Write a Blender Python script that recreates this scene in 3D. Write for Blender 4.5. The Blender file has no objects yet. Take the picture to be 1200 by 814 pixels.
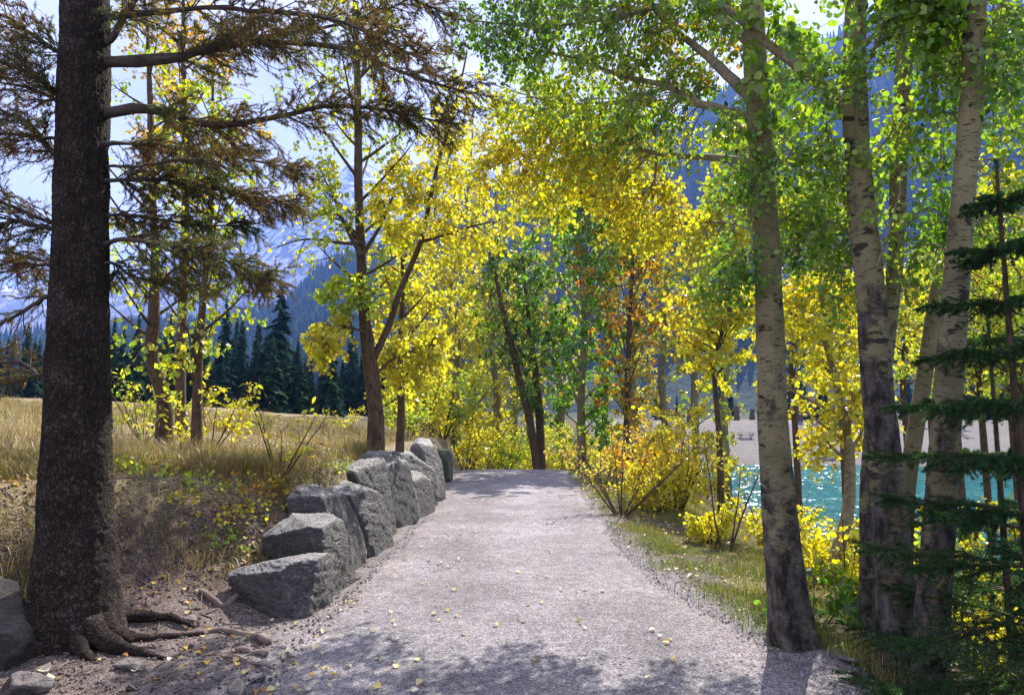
import bpy, bmesh, math, random
import numpy as np
from mathutils import Vector

# ------------------------------------------------------------------ camera, sky, sun, exposure
scene = bpy.context.scene
R = math.radians
PITCH = math.atan(83/800)
cam_d = bpy.data.cameras.new('camera'); cam = bpy.data.objects.new('camera', cam_d)
scene.collection.objects.link(cam); scene.camera = cam
cam.location = (0, 0, 1.6); cam.rotation_euler = (R(90)+PITCH, 0, 0)
cam_d.sensor_width = 36; cam_d.lens = 24; cam_d.clip_start = 0.05; cam_d.clip_end = 20000
SUN_AZ, SUN_EL = R(22), R(46)
SUND = Vector((math.sin(SUN_AZ)*math.cos(SUN_EL), math.cos(SUN_AZ)*math.cos(SUN_EL), math.sin(SUN_EL)))
world = bpy.data.worlds.new('World'); scene.world = world; world.use_nodes = True
wn = world.node_tree; wn.nodes.clear()
wo = wn.nodes.new('ShaderNodeOutputWorld'); wb = wn.nodes.new('ShaderNodeBackground')
sky = wn.nodes.new('ShaderNodeTexSky'); sky.sky_type = 'NISHITA'; sky.sun_disc = False
sky.sun_elevation = SUN_EL; sky.sun_rotation = SUN_AZ; sky.altitude = 1300
sky.air_density = 1.0; sky.dust_density = 1.5; sky.ozone_density = 1.0
wb.inputs['Strength'].default_value = 0.05
wtc = wn.nodes.new('ShaderNodeTexCoord'); wno = wn.nodes.new('ShaderNodeTexNoise')
wno.inputs['Scale'].default_value = 2.2; wno.inputs['Detail'].default_value = 7; wno.inputs['Roughness'].default_value = .55
wma = wn.nodes.new('ShaderNodeMapping'); wma.inputs['Scale'].default_value = (1, 1, 2.2); wma.inputs['Location'].default_value = (.3, .1, .7)
wra = wn.nodes.new('ShaderNodeMapRange'); wra.inputs[1].default_value = .33; wra.inputs[2].default_value = .62; wra.inputs[3].default_value = .5; wra.inputs[4].default_value = .95
wmi = wn.nodes.new('ShaderNodeMix'); wmi.data_type = 'RGBA'
wmi.inputs[7].default_value = (10.8, 10.8, 12.2, 1)
L = wn.links.new
L(wtc.outputs['Generated'], wma.inputs[0]); L(wma.outputs[0], wno.inputs[0]); L(wno.outputs[0], wra.inputs[0])
L(wra.outputs[0], wmi.inputs[0]); L(sky.outputs[0], wmi.inputs[6]); L(wmi.outputs[2], wb.inputs[0]); L(wb.outputs[0], wo.inputs[0])
sun_d = bpy.data.lights.new('sun', 'SUN'); sun = bpy.data.objects.new('sun', sun_d); scene.collection.objects.link(sun)
sun_d.energy = 5.0; sun_d.angle = R(0.5); sun_d.color = (1, .94, .85)
sun.rotation_euler = SUND.to_track_quat('Z', 'Y').to_euler()
vs = scene.view_settings; vs.view_transform = 'Standard'; vs.look = 'None'; vs.gamma = 1; vs.use_curve_mapping = False
vs.exposure = 1.3
cy = scene.cycles
cy.max_bounces = 10; cy.diffuse_bounces = 7; cy.glossy_bounces = 2; cy.transmission_bounces = 3; cy.volume_bounces = 1
cy.transparent_max_bounces = 4; cy.sample_clamp_indirect = 4; cy.sample_clamp_direct = 12
cy.caustics_reflective = False; cy.caustics_refractive = False; cy.use_denoising = True
cy.volume_max_steps = 64

# ------------------------------------------------------------------ helpers
rng = np.random.default_rng(7)
PI = math.pi
def at(u, v, Y):
    """world point at forward distance Y seen at photo pixel (u,v)"""
    dx, dy = (u-600)/800, (407-v)/800
    fy = math.cos(PITCH)-dy*math.sin(PITCH); fz = math.sin(PITCH)+dy*math.cos(PITCH)
    k = Y/fy
    return np.array([dx*k, Y, 1.6+fz*k])
def _hash(i, j, k):
    n = (i.astype(np.uint32)*np.uint32(374761393) + j.astype(np.uint32)*np.uint32(668265263) + k.astype(np.uint32)*np.uint32(2246822519))
    n = (n ^ (n >> np.uint32(13)))*np.uint32(1274126177)
    n = n ^ (n >> np.uint32(16)); n = n*np.uint32(2654435761); n = n ^ (n >> np.uint32(15))
    return n.astype(np.float64)/2147483647.5-1
def vnoise(p):
    p = np.asarray(p, float); f = np.floor(p); i = f.astype(np.int64) & 0xffffffff; t = p-f; t = t*t*(3-2*t)
    x, y, z = i[..., 0], i[..., 1], i[..., 2]; o = 0
    for a in (0, 1):
        for b in (0, 1):
            for c in (0, 1):
                w = (t[..., 0] if a else 1-t[..., 0])*(t[..., 1] if b else 1-t[..., 1])*(t[..., 2] if c else 1-t[..., 2])
                o = o+w*_hash((x+a) & 0xffffffff, (y+b) & 0xffffffff, (z+c) & 0xffffffff)
    return o
def fbm(p, oct=4, gain=.5):
    p = np.asarray(p, float); o = 0; a = 1; s = 0
    for q in range(oct):
        o = o+a*vnoise(p+17.3*q); s += a; a *= gain; p = p*2.03
    return o/s
def n2(x, y, f, oct=3, z=0.): return fbm(np.stack([x*f, y*f, np.zeros_like(x)+z], -1), oct)
def sstep(t): t = np.clip(t, 0, 1); return t*t*(3-2*t)
def unit(v): return v/np.maximum(np.linalg.norm(v, axis=-1, keepdims=True), 1e-9)
def rvec(n): return unit(rng.normal(size=(n, 3)))

def mk(name, V, F, mat, parent=None, smooth=True, col=None, tub=None, loc=None):
    """one mesh object; F = list of (M,k) index arrays"""
    V = np.asarray(V, np.float32)
    if loc is not None: V = V-np.asarray(loc, np.float32)
    me = bpy.data.meshes.new(name)
    F = [np.asarray(f, np.int32) for f in F if len(f)]
    me.vertices.add(len(V)); me.vertices.foreach_set('co', V.ravel())
    nl = sum(f.size for f in F); npoly = sum(len(f) for f in F)
    me.loops.add(nl); me.polygons.add(npoly)
    me.loops.foreach_set('vertex_index', np.concatenate([f.ravel() for f in F]))
    sizes = np.concatenate([np.full(len(f), f.shape[1], np.int32) for f in F])
    st = np.zeros(npoly, np.int32); st[1:] = np.cumsum(sizes)[:-1]
    me.polygons.foreach_set('loop_start', st)
    if smooth: me.polygons.foreach_set('use_smooth', np.ones(npoly, bool))
    if col is not None:
        a = me.attributes.new('Col', 'FLOAT_COLOR', 'POINT'); c = np.ones((len(V), 4), np.float32); c[:, :3] = col; a.data.foreach_set('color', c.ravel())
    if tub is not None:
        a = me.attributes.new('tub', 'FLOAT_VECTOR', 'POINT'); a.data.foreach_set('vector', np.asarray(tub, np.float32).ravel())
    me.update(calc_edges=True)
    me.materials.append(mat)
    o = bpy.data.objects.new(name, me); scene.collection.objects.link(o)
    if parent is not None: o.parent = parent
    if loc is not None: o.location = loc
    return o
def thing(name, label, cat, loc=(0, 0, 0), group=None):
    o = bpy.data.objects.new(name, None); scene.collection.objects.link(o); o.location = loc
    o.empty_display_size = .2
    return tag(o, label, cat, group)
def tag(o, label, cat, group=None, kind=None):
    if label: o['label'] = label
    if cat: o['category'] = cat
    if group: o['group'] = group
    if kind: o['kind'] = kind
    return o
def part(name, V, F, mat, root, **k):
    """child of an empty; V in world coordinates"""
    o = mk(name, np.asarray(V)-np.asarray(root.location, float), F, mat, parent=root, **k); return o
def sub(name, V, F, mat, par, root, **k):
    return mk(name, np.asarray(V)-np.asarray(root.location, float), F, mat, parent=par, **k)
class Acc:
    def __init__(s): s.V = []; s.F = {}; s.C = []; s.T = []; s.n = 0
    def add(s, V, F, col=None, tub=None):
        V = np.asarray(V, float).reshape(-1, 3)
        for f in F:
            f = np.asarray(f)
            if len(f): s.F.setdefault(f.shape[1], []).append(f+s.n)
        s.V.append(V); s.n += len(V)
        s.C.append(np.broadcast_to(np.asarray((0, 0, 0) if col is None else col, float), V.shape))
        s.T.append(V if tub is None else tub)
        return s
    def get(s): return np.concatenate(s.V), [np.concatenate(f) for f in s.F.values()]
    def kw(s): return dict(col=np.concatenate(s.C), tub=np.concatenate(s.T))
def spline(P, n):
    """Catmull-Rom through rows of P (any number of columns), n samples"""
    P = np.asarray(P, float); m = len(P)
    E = np.vstack([2*P[0]-P[1], P, 2*P[-1]-P[-2]])
    t = np.linspace(0, m-1-1e-9, n); i = t.astype(int); f = (t-i)[:, None]
    a, b, c, d = E[i], E[i+1], E[i+2], E[i+3]
    return .5*(2*b+(c-a)*f+(2*a-5*b+4*c-d)*f**2+(3*b-a-3*c+d)*f**3)
def tubes(P, Rd, k=5, cap=True):
    """batch of tubes: P (B,S,3) Rd (B,S) -> V,F,tub"""
    P = np.asarray(P, float); B, S, _ = P.shape
    T = unit(np.gradient(P, axis=1))
    mean = unit(P[:, -1]-P[:, 0]); ref = np.where(np.abs(mean[:, 2:3]) > .75, np.array([[0, 1., 0]]), np.array([[0, 0, 1.]]))
    N = unit(np.cross(T, ref[:, None, :])); Bn = np.cross(T, N)
    a = np.arange(k)*2*PI/k
    ca, sa = np.cos(a), np.sin(a)
    V = P[:, :, None, :]+Rd[:, :, None, None]*(N[:, :, None, :]*ca[None, None, :, None]+Bn[:, :, None, :]*sa[None, None, :, None])
    ln = np.concatenate([np.zeros((B, 1)), np.cumsum(np.linalg.norm(np.diff(P, axis=1), axis=2), 1)], 1)
    r0 = Rd.mean(1)[:, None, None]
    tub = np.stack([np.broadcast_to(r0*ca, (B, S, k)), np.broadcast_to(r0*sa, (B, S, k)), np.broadcast_to(ln[:, :, None], (B, S, k))], -1)
    b = np.arange(B)[:, None, None]*S*k; s = np.arange(S-1)[None, :, None]*k; j = np.arange(k)[None, None, :]; j2 = (j+1) % k
    F = np.stack([b+s+j, b+s+j2, b+s+k+j2, b+s+k+j], -1).reshape(-1, 4)
    Fs = [F]
    if cap:
        Fs.append((np.arange(B)[:, None]*S*k+(S-1)*k+np.arange(k)[None, :]))
    return V.reshape(-1, 3), Fs, tub.reshape(-1, 3)
def instance(TV, TF, pos, X, Y, Z, size):
    """place template verts at pos with axes X,Y,Z"""
    n, m = len(pos), len(TV); size = np.broadcast_to(np.asarray(size, float), (n,))
    V = pos[:, None, :]+size[:, None, None]*(TV[None, :, 0:1]*X[:, None, :]+TV[None, :, 1:2]*Y[:, None, :]+TV[None, :, 2:3]*Z[:, None, :])
    F = [(np.asarray(f)[None]+(np.arange(n)*m)[:, None, None]).reshape(-1, np.asarray(f).shape[1]) for f in TF]
    return V.reshape(-1, 3), F
LEAF_NEAR = (np.array([[0, -.0, 0], [.36, .12, .05], [.5, .45, .09], [.3, .8, .04], [0, 1.05, -.04], [-.3, .8, .04], [-.5, .45, .09], [-.36, .12, .05]], float), [np.array([[0, 1, 2, 3, 4], [0, 4, 5, 6, 7]])])
LEAF_FAR = (np.array([[0, 0, 0], [.52, .5, .1], [0, 1.05, 0], [-.52, .5, .1]], float), [np.array([[0, 1, 2], [0, 2, 3]])])
LEAF_LONG = (np.array([[0, 0, 0], [.22, .3, .05], [.24, .6, .03], [0, 1.1, -.08], [-.24, .6, .03], [-.22, .3, .05]], float), [np.array([[0, 1, 2, 3], [0, 3, 4, 5]])])
def leaves(pos, size, hang=.6, tmpl=LEAF_NEAR, out=None):
    n = len(pos)
    d = rvec(n)*.8+np.array([0, 0, -hang])
    if out is not None: d = d+out*.5
    d = unit(d); s = unit(np.cross(d, rvec(n))); nn = np.cross(s, d)
    return instance(tmpl[0], tmpl[1], pos, s, d, nn, size)
def palette(pos, stops, freq=.8, jit=.25, seed=0.):
    """colour per leaf: clumped by position, jittered per leaf"""
    stops = np.asarray(stops, float); n = len(pos)
    w = .5+.75*fbm(pos*freq+seed, 3)+rng.normal(0, jit, n)
    w = np.clip(w, 0, .999)*(len(stops)-1); i = w.astype(int); f = (w-i)[:, None]
    c = stops[i]*(1-f)+stops[np.minimum(i+1, len(stops)-1)]*f
    c = np.where(rng.uniform(size=(n, 1)) < .035, c*np.array([.55, .38, .5]), c)
    return c*rng.uniform(.62, 1.22, (n, 1))
def sprout(P, n, L, t0=.15, t1=1., fwd=.6, up=.15, droop=.2, S=5, shrink=.5, flat=1.):
    """n children on every polyline of P (B,S0,3) -> (B*n,S,3) and their parent parameter"""
    B, S0, _ = P.shape
    t = rng.uniform(t0, t1, (B, n)); x = t*(S0-1); i = np.minimum(x.astype(int), S0-2); f = (x-i)[..., None]
    bi = np.arange(B)[:, None]
    base = P[bi, i]*(1-f)+P[bi, i+1]*f; tan = unit(P[bi, i+1]-P[bi, i])
    r = rng.normal(size=(B, n, 3)); r = unit(r-(r*tan).sum(-1, keepdims=True)*tan)
    r = r*np.array([1, 1, flat]); d = unit(tan*fwd+r*.9+np.array([0, 0, up]))
    ln = L*(1-shrink*t)*rng.uniform(.55, 1.15, (B, n))
    s = np.linspace(0, 1, S)
    wob = rng.normal(0, .06, (B, n, S, 3))*s[None, None, :, None]
    Q = base[:, :, None, :]+ln[..., None, None]*(s[None, None, :, None]*d[:, :, None, :]+wob+np.array([0, 0, -1.])*droop*(s**2)[None, None, :, None])
    return Q.reshape(-1, S, 3), t.reshape(-1)
def along(P, q, t0=.2, spread=.03):
    """q random points along every polyline"""
    B, S, _ = P.shape
    x = rng.uniform(t0, 1, (B, q))*(S-1); i = np.minimum(x.astype(int), S-2); f = (x-i)[..., None]; bi = np.arange(B)[:, None]
    p = P[bi, i]*(1-f)+P[bi, i+1]*f
    return p.reshape(-1, 3)+rng.normal(0, spread, (B*q, 3)), unit(P[bi, i+1]-P[bi, i]).reshape(-1, 3)
def taper(B, S, r0, r1): return np.broadcast_to(np.linspace(r0, r1, S), (B, S)).copy()

# ------------------------------------------------------------------ materials
def nodes(name):
    m = bpy.data.materials.new(name); m.use_nodes = True; t = m.node_tree; t.nodes.clear()
    out = t.nodes.new('ShaderNodeOutputMaterial')
    return m, t, out
def N(t, typ, ins=None, **props):
    n = t.nodes.new('ShaderNode'+typ)
    for k, v in props.items(): setattr(n, k, v)
    for k, v in (ins or {}).items():
        s = n.inputs[k]
        if hasattr(v, 'links') or isinstance(v, bpy.types.NodeSocket): t.links.new(v, s)
        else: s.default_value = v
    return n
def rgba(c): return (c[0], c[1], c[2], 1)
def mixc(t, f, a, b, mode='MIX'):
    n = t.nodes.new('ShaderNodeMix'); n.data_type = 'RGBA'; n.blend_type = mode
    for i, v in ((0, f), (6, a), (7, b)):
        if isinstance(v, bpy.types.NodeSocket): t.links.new(v, n.inputs[i])
        else: n.inputs[i].default_value = v if i == 0 else rgba(v)
    return n.outputs[2]
def noise(t, vec, scale, detail=4, rough=.55, sx=None):
    if sx is not None: vec = N(t, 'Mapping', {0: vec, 3: sx}).outputs[0]
    return N(t, 'TexNoise', {'Vector': vec, 'Scale': scale, 'Detail': detail, 'Roughness': rough}).outputs[0]
def ramp(t, f, a, b, c=0., d=1.): return N(t, 'MapRange', {0: f, 1: a, 2: b, 3: c, 4: d}).outputs[0]
def bump(t, h, s, dist=.01): return N(t, 'Bump', {'Height': h, 'Strength': s, 'Distance': dist}).outputs[0]
def math_(t, op, a, b):
    n = t.nodes.new('ShaderNodeMath'); n.operation = op
    for i, v in ((0, a), (1, b)):
        if isinstance(v, bpy.types.NodeSocket): t.links.new(v, n.inputs[i])
        else: n.inputs[i].default_value = v
    return n.outputs[0]
def finish(t, out, col, rough=.9, nrm=None, spec=.3):
    ins = {'Base Color': col if isinstance(col, bpy.types.NodeSocket) else rgba(col), 'Roughness': rough, 'Specular IOR Level': spec}
    if nrm is not None: ins['Normal'] = nrm
    b = N(t, 'BsdfPrincipled', ins); t.links.new(b.outputs[0], out.inputs[0]); return b
def attr(t, name): return N(t, 'Attribute', attribute_name=name)
def pos(t): return N(t, 'NewGeometry').outputs['Position']
def objco(t): return N(t, 'TexCoord').outputs['Object']

def leaf_mat(name, trans=.6, tint=(1.42, 1.52, .5), gloss=.05):
    m, t, out = nodes(name); c = attr(t, 'Col').outputs['Color']
    n = noise(t, pos(t), 90, 2); c1 = mixc(t, ramp(t, n, .35, .7, 0, .3), c, (.25, .16, .05), 'MULTIPLY')
    d = N(t, 'BsdfDiffuse', {0: c1}); tc = mixc(t, 1., c1, tint, 'MULTIPLY'); tr = N(t, 'BsdfTranslucent', {0: tc})
    x = N(t, 'MixShader', {0: trans, 1: d.outputs[0], 2: tr.outputs[0]})
    g = N(t, 'BsdfGlossy', {0: (1, 1, 1, 1), 'Roughness': .38}); y = N(t, 'MixShader', {0: gloss, 1: x.outputs[0], 2: g.outputs[0]})
    t.links.new(y.outputs[0], out.inputs[0]); return m
LEAF = leaf_mat('aspen_leaf'); NEEDLE = leaf_mat('spruce_needle', .5, (1.5, 1.5, .7), .04)
GRASS = leaf_mat('grass_blade', .4, (1.1, 1.05, .7), .03)
LITTER = leaf_mat('fallen_leaf', .2, (1.1, 1.0, .7), .05)

def bark_aspen():
    m, t, out = nodes('aspen_bark'); v = attr(t, 'tub').outputs['Vector']; sep = N(t, 'SeparateColor', {0: attr(t, 'Col').outputs['Color']})
    base = sep.outputs[0]; rnd = sep.outputs[1]
    v = N(t, 'VectorMath', {0: v, 1: N(t, 'CombineXYZ', {0: rnd, 1: rnd, 2: rnd}).outputs[0]}, operation='ADD').outputs[0]
    big = noise(t, v, 5, 3); fine = noise(t, v, 60, 4)
    c = mixc(t, ramp(t, big, .35, .65), (.25, .205, .11), (.15, .125, .062)); c = mixc(t, ramp(t, fine, .3, .7, 0, .4), c, (.27, .235, .15))
    # horizontal dashes
    dash = noise(t, v, 1, 3, .6, sx=(16, 16, 95)); dm = ramp(t, dash, .60, .68)
    dash2 = noise(t, v, 1, 2, .5, sx=(7, 7, 34)); dm2 = ramp(t, dash2, .66, .72)
    # eye shaped scars
    wv = N(t, 'VectorMath', {0: v, 1: N(t, 'VectorMath', {0: N(t, 'TexNoise', {'Vector': v, 'Scale': 14}).outputs['Color'], 1: (.05, .05, .05)}, operation='MULTIPLY').outputs[0]}, operation='ADD').outputs[0]
    ey = noise(t, wv, 1, 3, .55, sx=(5.5, 5.5, 12)); eye = ramp(t, math_(t, 'ADD', ey, math_(t, 'MULTIPLY', base, .10)), .655, .69)
    # furrowed dark bark climbing from the foot
    fur = noise(t, v, 1, 5, .65, sx=(22, 22, 7)); thr = ramp(t, base, .0, 1., .74, .34)
    patch = noise(t, wv, 1, 5, .65, sx=(6, 6, 5)); pm = ramp(t, math_(t, 'SUBTRACT', patch, thr), -.05, .05)
    dark = mixc(t, ramp(t, fur, .4, .68), (.022, .018, .016), (.17, .14, .12))
    k = math_(t, 'MAXIMUM', math_(t, 'MAXIMUM', dm, dm2), eye)
    c = mixc(t, math_(t, 'MULTIPLY', k, .92), c, (.02, .016, .014)); c = mixc(t, pm, c, dark)
    h = math_(t, 'ADD', math_(t, 'MULTIPLY', fine, .25), math_(t, 'ADD', math_(t, 'MULTIPLY', k, -.5), math_(t, 'MULTIPLY', math_(t, 'MULTIPLY', fur, pm), 2.5)))
    finish(t, out, c, .75, bump(t, h, .9, .012), .25); return m
def bark_plain(name, a, b, sc=(30, 30, 9), st=.7):
    m, t, out = nodes(name); v = attr(t, 'tub').outputs['Vector']
    f = noise(t, v, 1, 5, .65, sx=sc); g = noise(t, v, 6, 3)
    c = mixc(t, ramp(t, f, .35, .68), a, b); c = mixc(t, ramp(t, g, .4, .7, 0, .5), c, tuple(.5*(x+y)*1.3 for x, y in zip(a, b)))
    finish(t, out, c, .9, bump(t, f, st, .01), .2); return m
def bark_spruce():
    m, t, out = nodes('spruce_bark'); v = attr(t, 'tub').outputs['Vector']
    w = N(t, 'VectorMath', {0: v, 1: N(t, 'VectorMath', {0: N(t, 'TexNoise', {'Vector': v, 'Scale': 20, 'Detail': 3}).outputs['Color'], 1: (.085, .085, .10)}, operation='MULTIPLY').outputs[0]}, operation='ADD').outputs[0]
    vo = N(t, 'TexVoronoi', {'Vector': N(t, 'Mapping', {0: w, 3: (46, 46, 21)}).outputs[0], 'Scale': 1.}, feature='DISTANCE_TO_EDGE').outputs['Distance']
    vc = N(t, 'TexVoronoi', {'Vector': N(t, 'Mapping', {0: w, 3: (46, 46, 21)}).outputs[0], 'Scale': 1.}).outputs['Color']
    f = noise(t, v, 1, 5, .65, sx=(70, 70, 40)); g = noise(t, v, 4.5, 4)
    c = mixc(t, N(t, 'SeparateColor', {0: vc}).outputs[0], (.026, .019, .016), (.085, .062, .052))
    c = mixc(t, ramp(t, g, .45, .66, 0, .75), c, (.13, .10, .09)); c = mixc(t, ramp(t, f, .35, .65, .0, .75), c, (.03, .023, .019))
    c = mixc(t, ramp(t, vo, .0, .13, .8, 0), c, (.022, .017, .015))
    h = math_(t, 'ADD', ramp(t, vo, 0, .18), math_(t, 'MULTIPLY', f, .8))
    finish(t, out, c, .95, bump(t, h, 1., .016), .15); return m
ASPEN = bark_aspen(); SPRUCE_BARK = bark_spruce()
TWIG = bark_plain('twig_bark', (.05, .035, .028), (.16, .12, .09)); LIMB = bark_plain('aspen_limb_bark', (.12, .095, .06), (.36, .30, .19), (20, 20, 30))
SPRUCE_LIMB = bark_plain('spruce_limb_bark', (.035, .027, .024), (.13, .10, .09)); STEM = bark_plain('brown_stem_bark', (.035, .024, .018), (.15, .098, .066))
ROOT = bark_plain('root_bark', (.10, .075, .065), (.27, .21, .19))

def ground_mat(name, colored=True, base=(.3, .3, .3), sc=1.):
    m, t, out = nodes(name); p = pos(t)
    c = attr(t, 'Col').outputs['Color'] if colored else None
    a = noise(t, p, 1.3, 5); b = noise(t, p, 9, 5, .7); f = noise(t, p, 55, 4, .75)
    vo = N(t, 'TexVoronoi', {'Vector': p, 'Scale': 75.}); vcell = N(t, 'SeparateColor', {0: vo.outputs['Color']}).outputs[0]
    vs2 = N(t, 'TexVoronoi', {'Vector': p, 'Scale': 190.}); vcell2 = N(t, 'SeparateColor', {0: vs2.outputs['Color']}).outputs[1]
    k = math_(t, 'MULTIPLY', ramp(t, a, .3, .7, .82, 1.15), ramp(t, b, .3, .72, .72, 1.22))
    k = math_(t, 'MULTIPLY', k, ramp(t, f, .28, .72, .7, 1.25)); k = math_(t, 'MULTIPLY', k, ramp(t, vcell, 0, 1, .55, 1.4)); k = math_(t, 'MULTIPLY', k, ramp(t, vcell2, 0, 1, .55, 1.45))
    c = mixc(t, 1., c if colored else base, N(t, 'CombineColor', {0: k, 1: k, 2: k}).outputs[0], 'MULTIPLY')
    h = math_(t, 'ADD', math_(t, 'MULTIPLY', vo.outputs['Distance'], -1.), math_(t, 'ADD', math_(t, 'MULTIPLY', b, 2.2), math_(t, 'MULTIPLY', vs2.outputs['Distance'], -.5)))
    finish(t, out, c, .95, bump(t, h, .85, .012), .2); return m
GROUND = ground_mat('earth')
def rock_mat():
    m, t, out = nodes('slate_rock'); o = objco(t); rd = N(t, 'ObjectInfo').outputs['Random']; o = N(t, 'VectorRotate', {'Vector': o, 'Angle': math_(t, 'MULTIPLY', rd, 6.), 'Axis': (.6, .5, .35)}).outputs[0]; o = N(t, 'VectorMath', {0: o, 1: N(t, 'CombineXYZ', {0: math_(t, 'MULTIPLY', rd, 40.), 1: rd, 2: rd}).outputs[0]}, operation='ADD').outputs[0]
    rot = N(t, 'Mapping', {0: o, 2: (.45, .25, .3), 3: (2.2, 2.2, 5.5)}).outputs[0]
    a = noise(t, rot, 1.6, 6, .65); b = noise(t, o, 5, 5, .6); f = noise(t, o, 45, 5, .7); e = noise(t, rot, 7, 5, .7)
    c = mixc(t, ramp(t, a, .35, .65), (.014, .0135, .0135), (.075, .070, .070)); c = mixc(t, ramp(t, b, .5, .62, 0, .6), c, (.04, .039, .043))
    c = mixc(t, ramp(t, e, .58, .7, 0, .7), c, (.30, .285, .28)); c = mixc(t, ramp(t, f, .35, .7, 0, .5), c, (.22, .21, .205))
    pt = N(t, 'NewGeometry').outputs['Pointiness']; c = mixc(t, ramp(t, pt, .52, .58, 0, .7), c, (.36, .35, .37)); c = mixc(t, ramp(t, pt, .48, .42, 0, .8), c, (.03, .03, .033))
    nz = N(t, 'SeparateXYZ', {0: N(t, 'NewGeometry').outputs['True Normal']}).outputs[2]; lit_top = math_(t, 'MULTIPLY', ramp(t, nz, .55, .9), ramp(t, b, .35, .6, .25, .9)); c = mixc(t, lit_top, c, (.33, .315, .32)); c = mixc(t, ramp(t, noise(t, o, 3.2, 4, .6), .6, .72, 0, .5), c, (.16, .135, .10))  # upward faces mixed paler: sunlit tops painted into the rock colour
    n = attr(t, 'Col').outputs['Color']; c = mixc(t, 1., c, n, 'MULTIPLY')
    h = math_(t, 'ADD', math_(t, 'MULTIPLY', e, 1.), math_(t, 'ADD', math_(t, 'MULTIPLY', a, 1.4), math_(t, 'MULTIPLY', f, .5)))
    finish(t, out, c, .62, bump(t, h, 1., .05), .45); return m
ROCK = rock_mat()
def pebble_mat():
    m, t, out = nodes('pebbles'); c = attr(t, 'Col').outputs['Color']; finish(t, out, c, .9, None, .2); return m
PEBBLE = pebble_mat()
def water_mat():
    m, t, out = nodes('lake_water'); p = pos(t)
    a = noise(t, p, 1, 3, .6, sx=(.55, .8, 1)); b = noise(t, p, 1, 3, .6, sx=(2.2, 3.5, 1)); d = noise(t, p, .05, 3)
    c = mixc(t, ramp(t, d, .35, .65), (.003, .085, .085), (.006, .125, .118))
    h = math_(t, 'ADD', a, math_(t, 'MULTIPLY', b, .4))
    finish(t, out, c, .14, bump(t, h, .6, .25), .45); return m
WATER = water_mat()
def wood_mat():
    m, t, out = nodes('grey_wood'); o = objco(t); f = noise(t, o, 1, 4, .6, sx=(3, 40, 40)); finish(t, out, mixc(t, f, (.09, .07, .06), (.2, .165, .14)), .85, bump(t, f, .3, .003)); return m
WOOD = wood_mat()
def mountain_mat(name, rocky):
    m, t, out = nodes(name); p = pos(t)
    a = noise(t, p, .004, 6, .6); b = noise(t, p, .03, 5, .65); g = N(t, 'SeparateXYZ', {0: N(t, 'NewGeometry').outputs['Normal']}).outputs[2]
    if rocky:
        z = N(t, 'SeparateXYZ', {0: p}).outputs[2]
        c = mixc(t, ramp(t, a, .35, .65), (.17, .165, .175), (.27, .26, .27)); sn = math_(t, 'MULTIPLY', ramp(t, b, .48, .56), ramp(t, z, 260, 480)); c = mixc(t, sn, c, (.75, .76, .8))
    else:
        c = mixc(t, ramp(t, b, .35, .65), (.012, .022, .016), (.028, .045, .027)); c = mixc(t, ramp(t, a, .60, .72, 0, .6), c, (.13, .13, .115))
    finish(t, out, c, .95, bump(t, b, .6, 12), .1); return m
FORESTED = mountain_mat('forested_slope', False); ROCKY = mountain_mat('rock_and_snow', True)
FAR_NEEDLE = leaf_mat('far_spruce_needles', .15, (1.1, 1.1, .8), .0)

# palettes (linear base colours)
YEL = [(.64, .46, .02), (.70, .58, .03), (.68, .62, .05), (.54, .56, .05), (.66, .60, .04), (.62, .42, .02)]
YELG = [(.66, .58, .04), (.54, .58, .05), (.36, .46, .04), (.18, .32, .03), (.46, .52, .05)]
GRN = [(.06, .16, .022), (.11, .25, .03), (.20, .35, .04), (.38, .47, .05), (.13, .27, .03)]
DGRN = [(.045, .13, .022), (.07, .18, .028), (.13, .25, .035), (.30, .36, .045), (.08, .18, .028)]
ORG = [(.66, .20, .012), (.68, .28, .015), (.70, .40, .02), (.46, .42, .04), (.20, .32, .03), (.68, .30, .015)]
MIX = [(.10, .19, .03), (.30, .36, .04), (.66, .54, .04), (.70, .56, .03), (.6, .32, .03)]
PALEY = [(.66, .5, .12), (.7, .56, .10), (.6, .38, .06), (.55, .5, .10)]
SPR = [(.035, .065, .02), (.06, .09, .025), (.12, .14, .035), (.20, .17, .05), (.20, .085, .035)]
SPRD = [(.016, .06, .016), (.028, .095, .02), (.065, .16, .032)]

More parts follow.
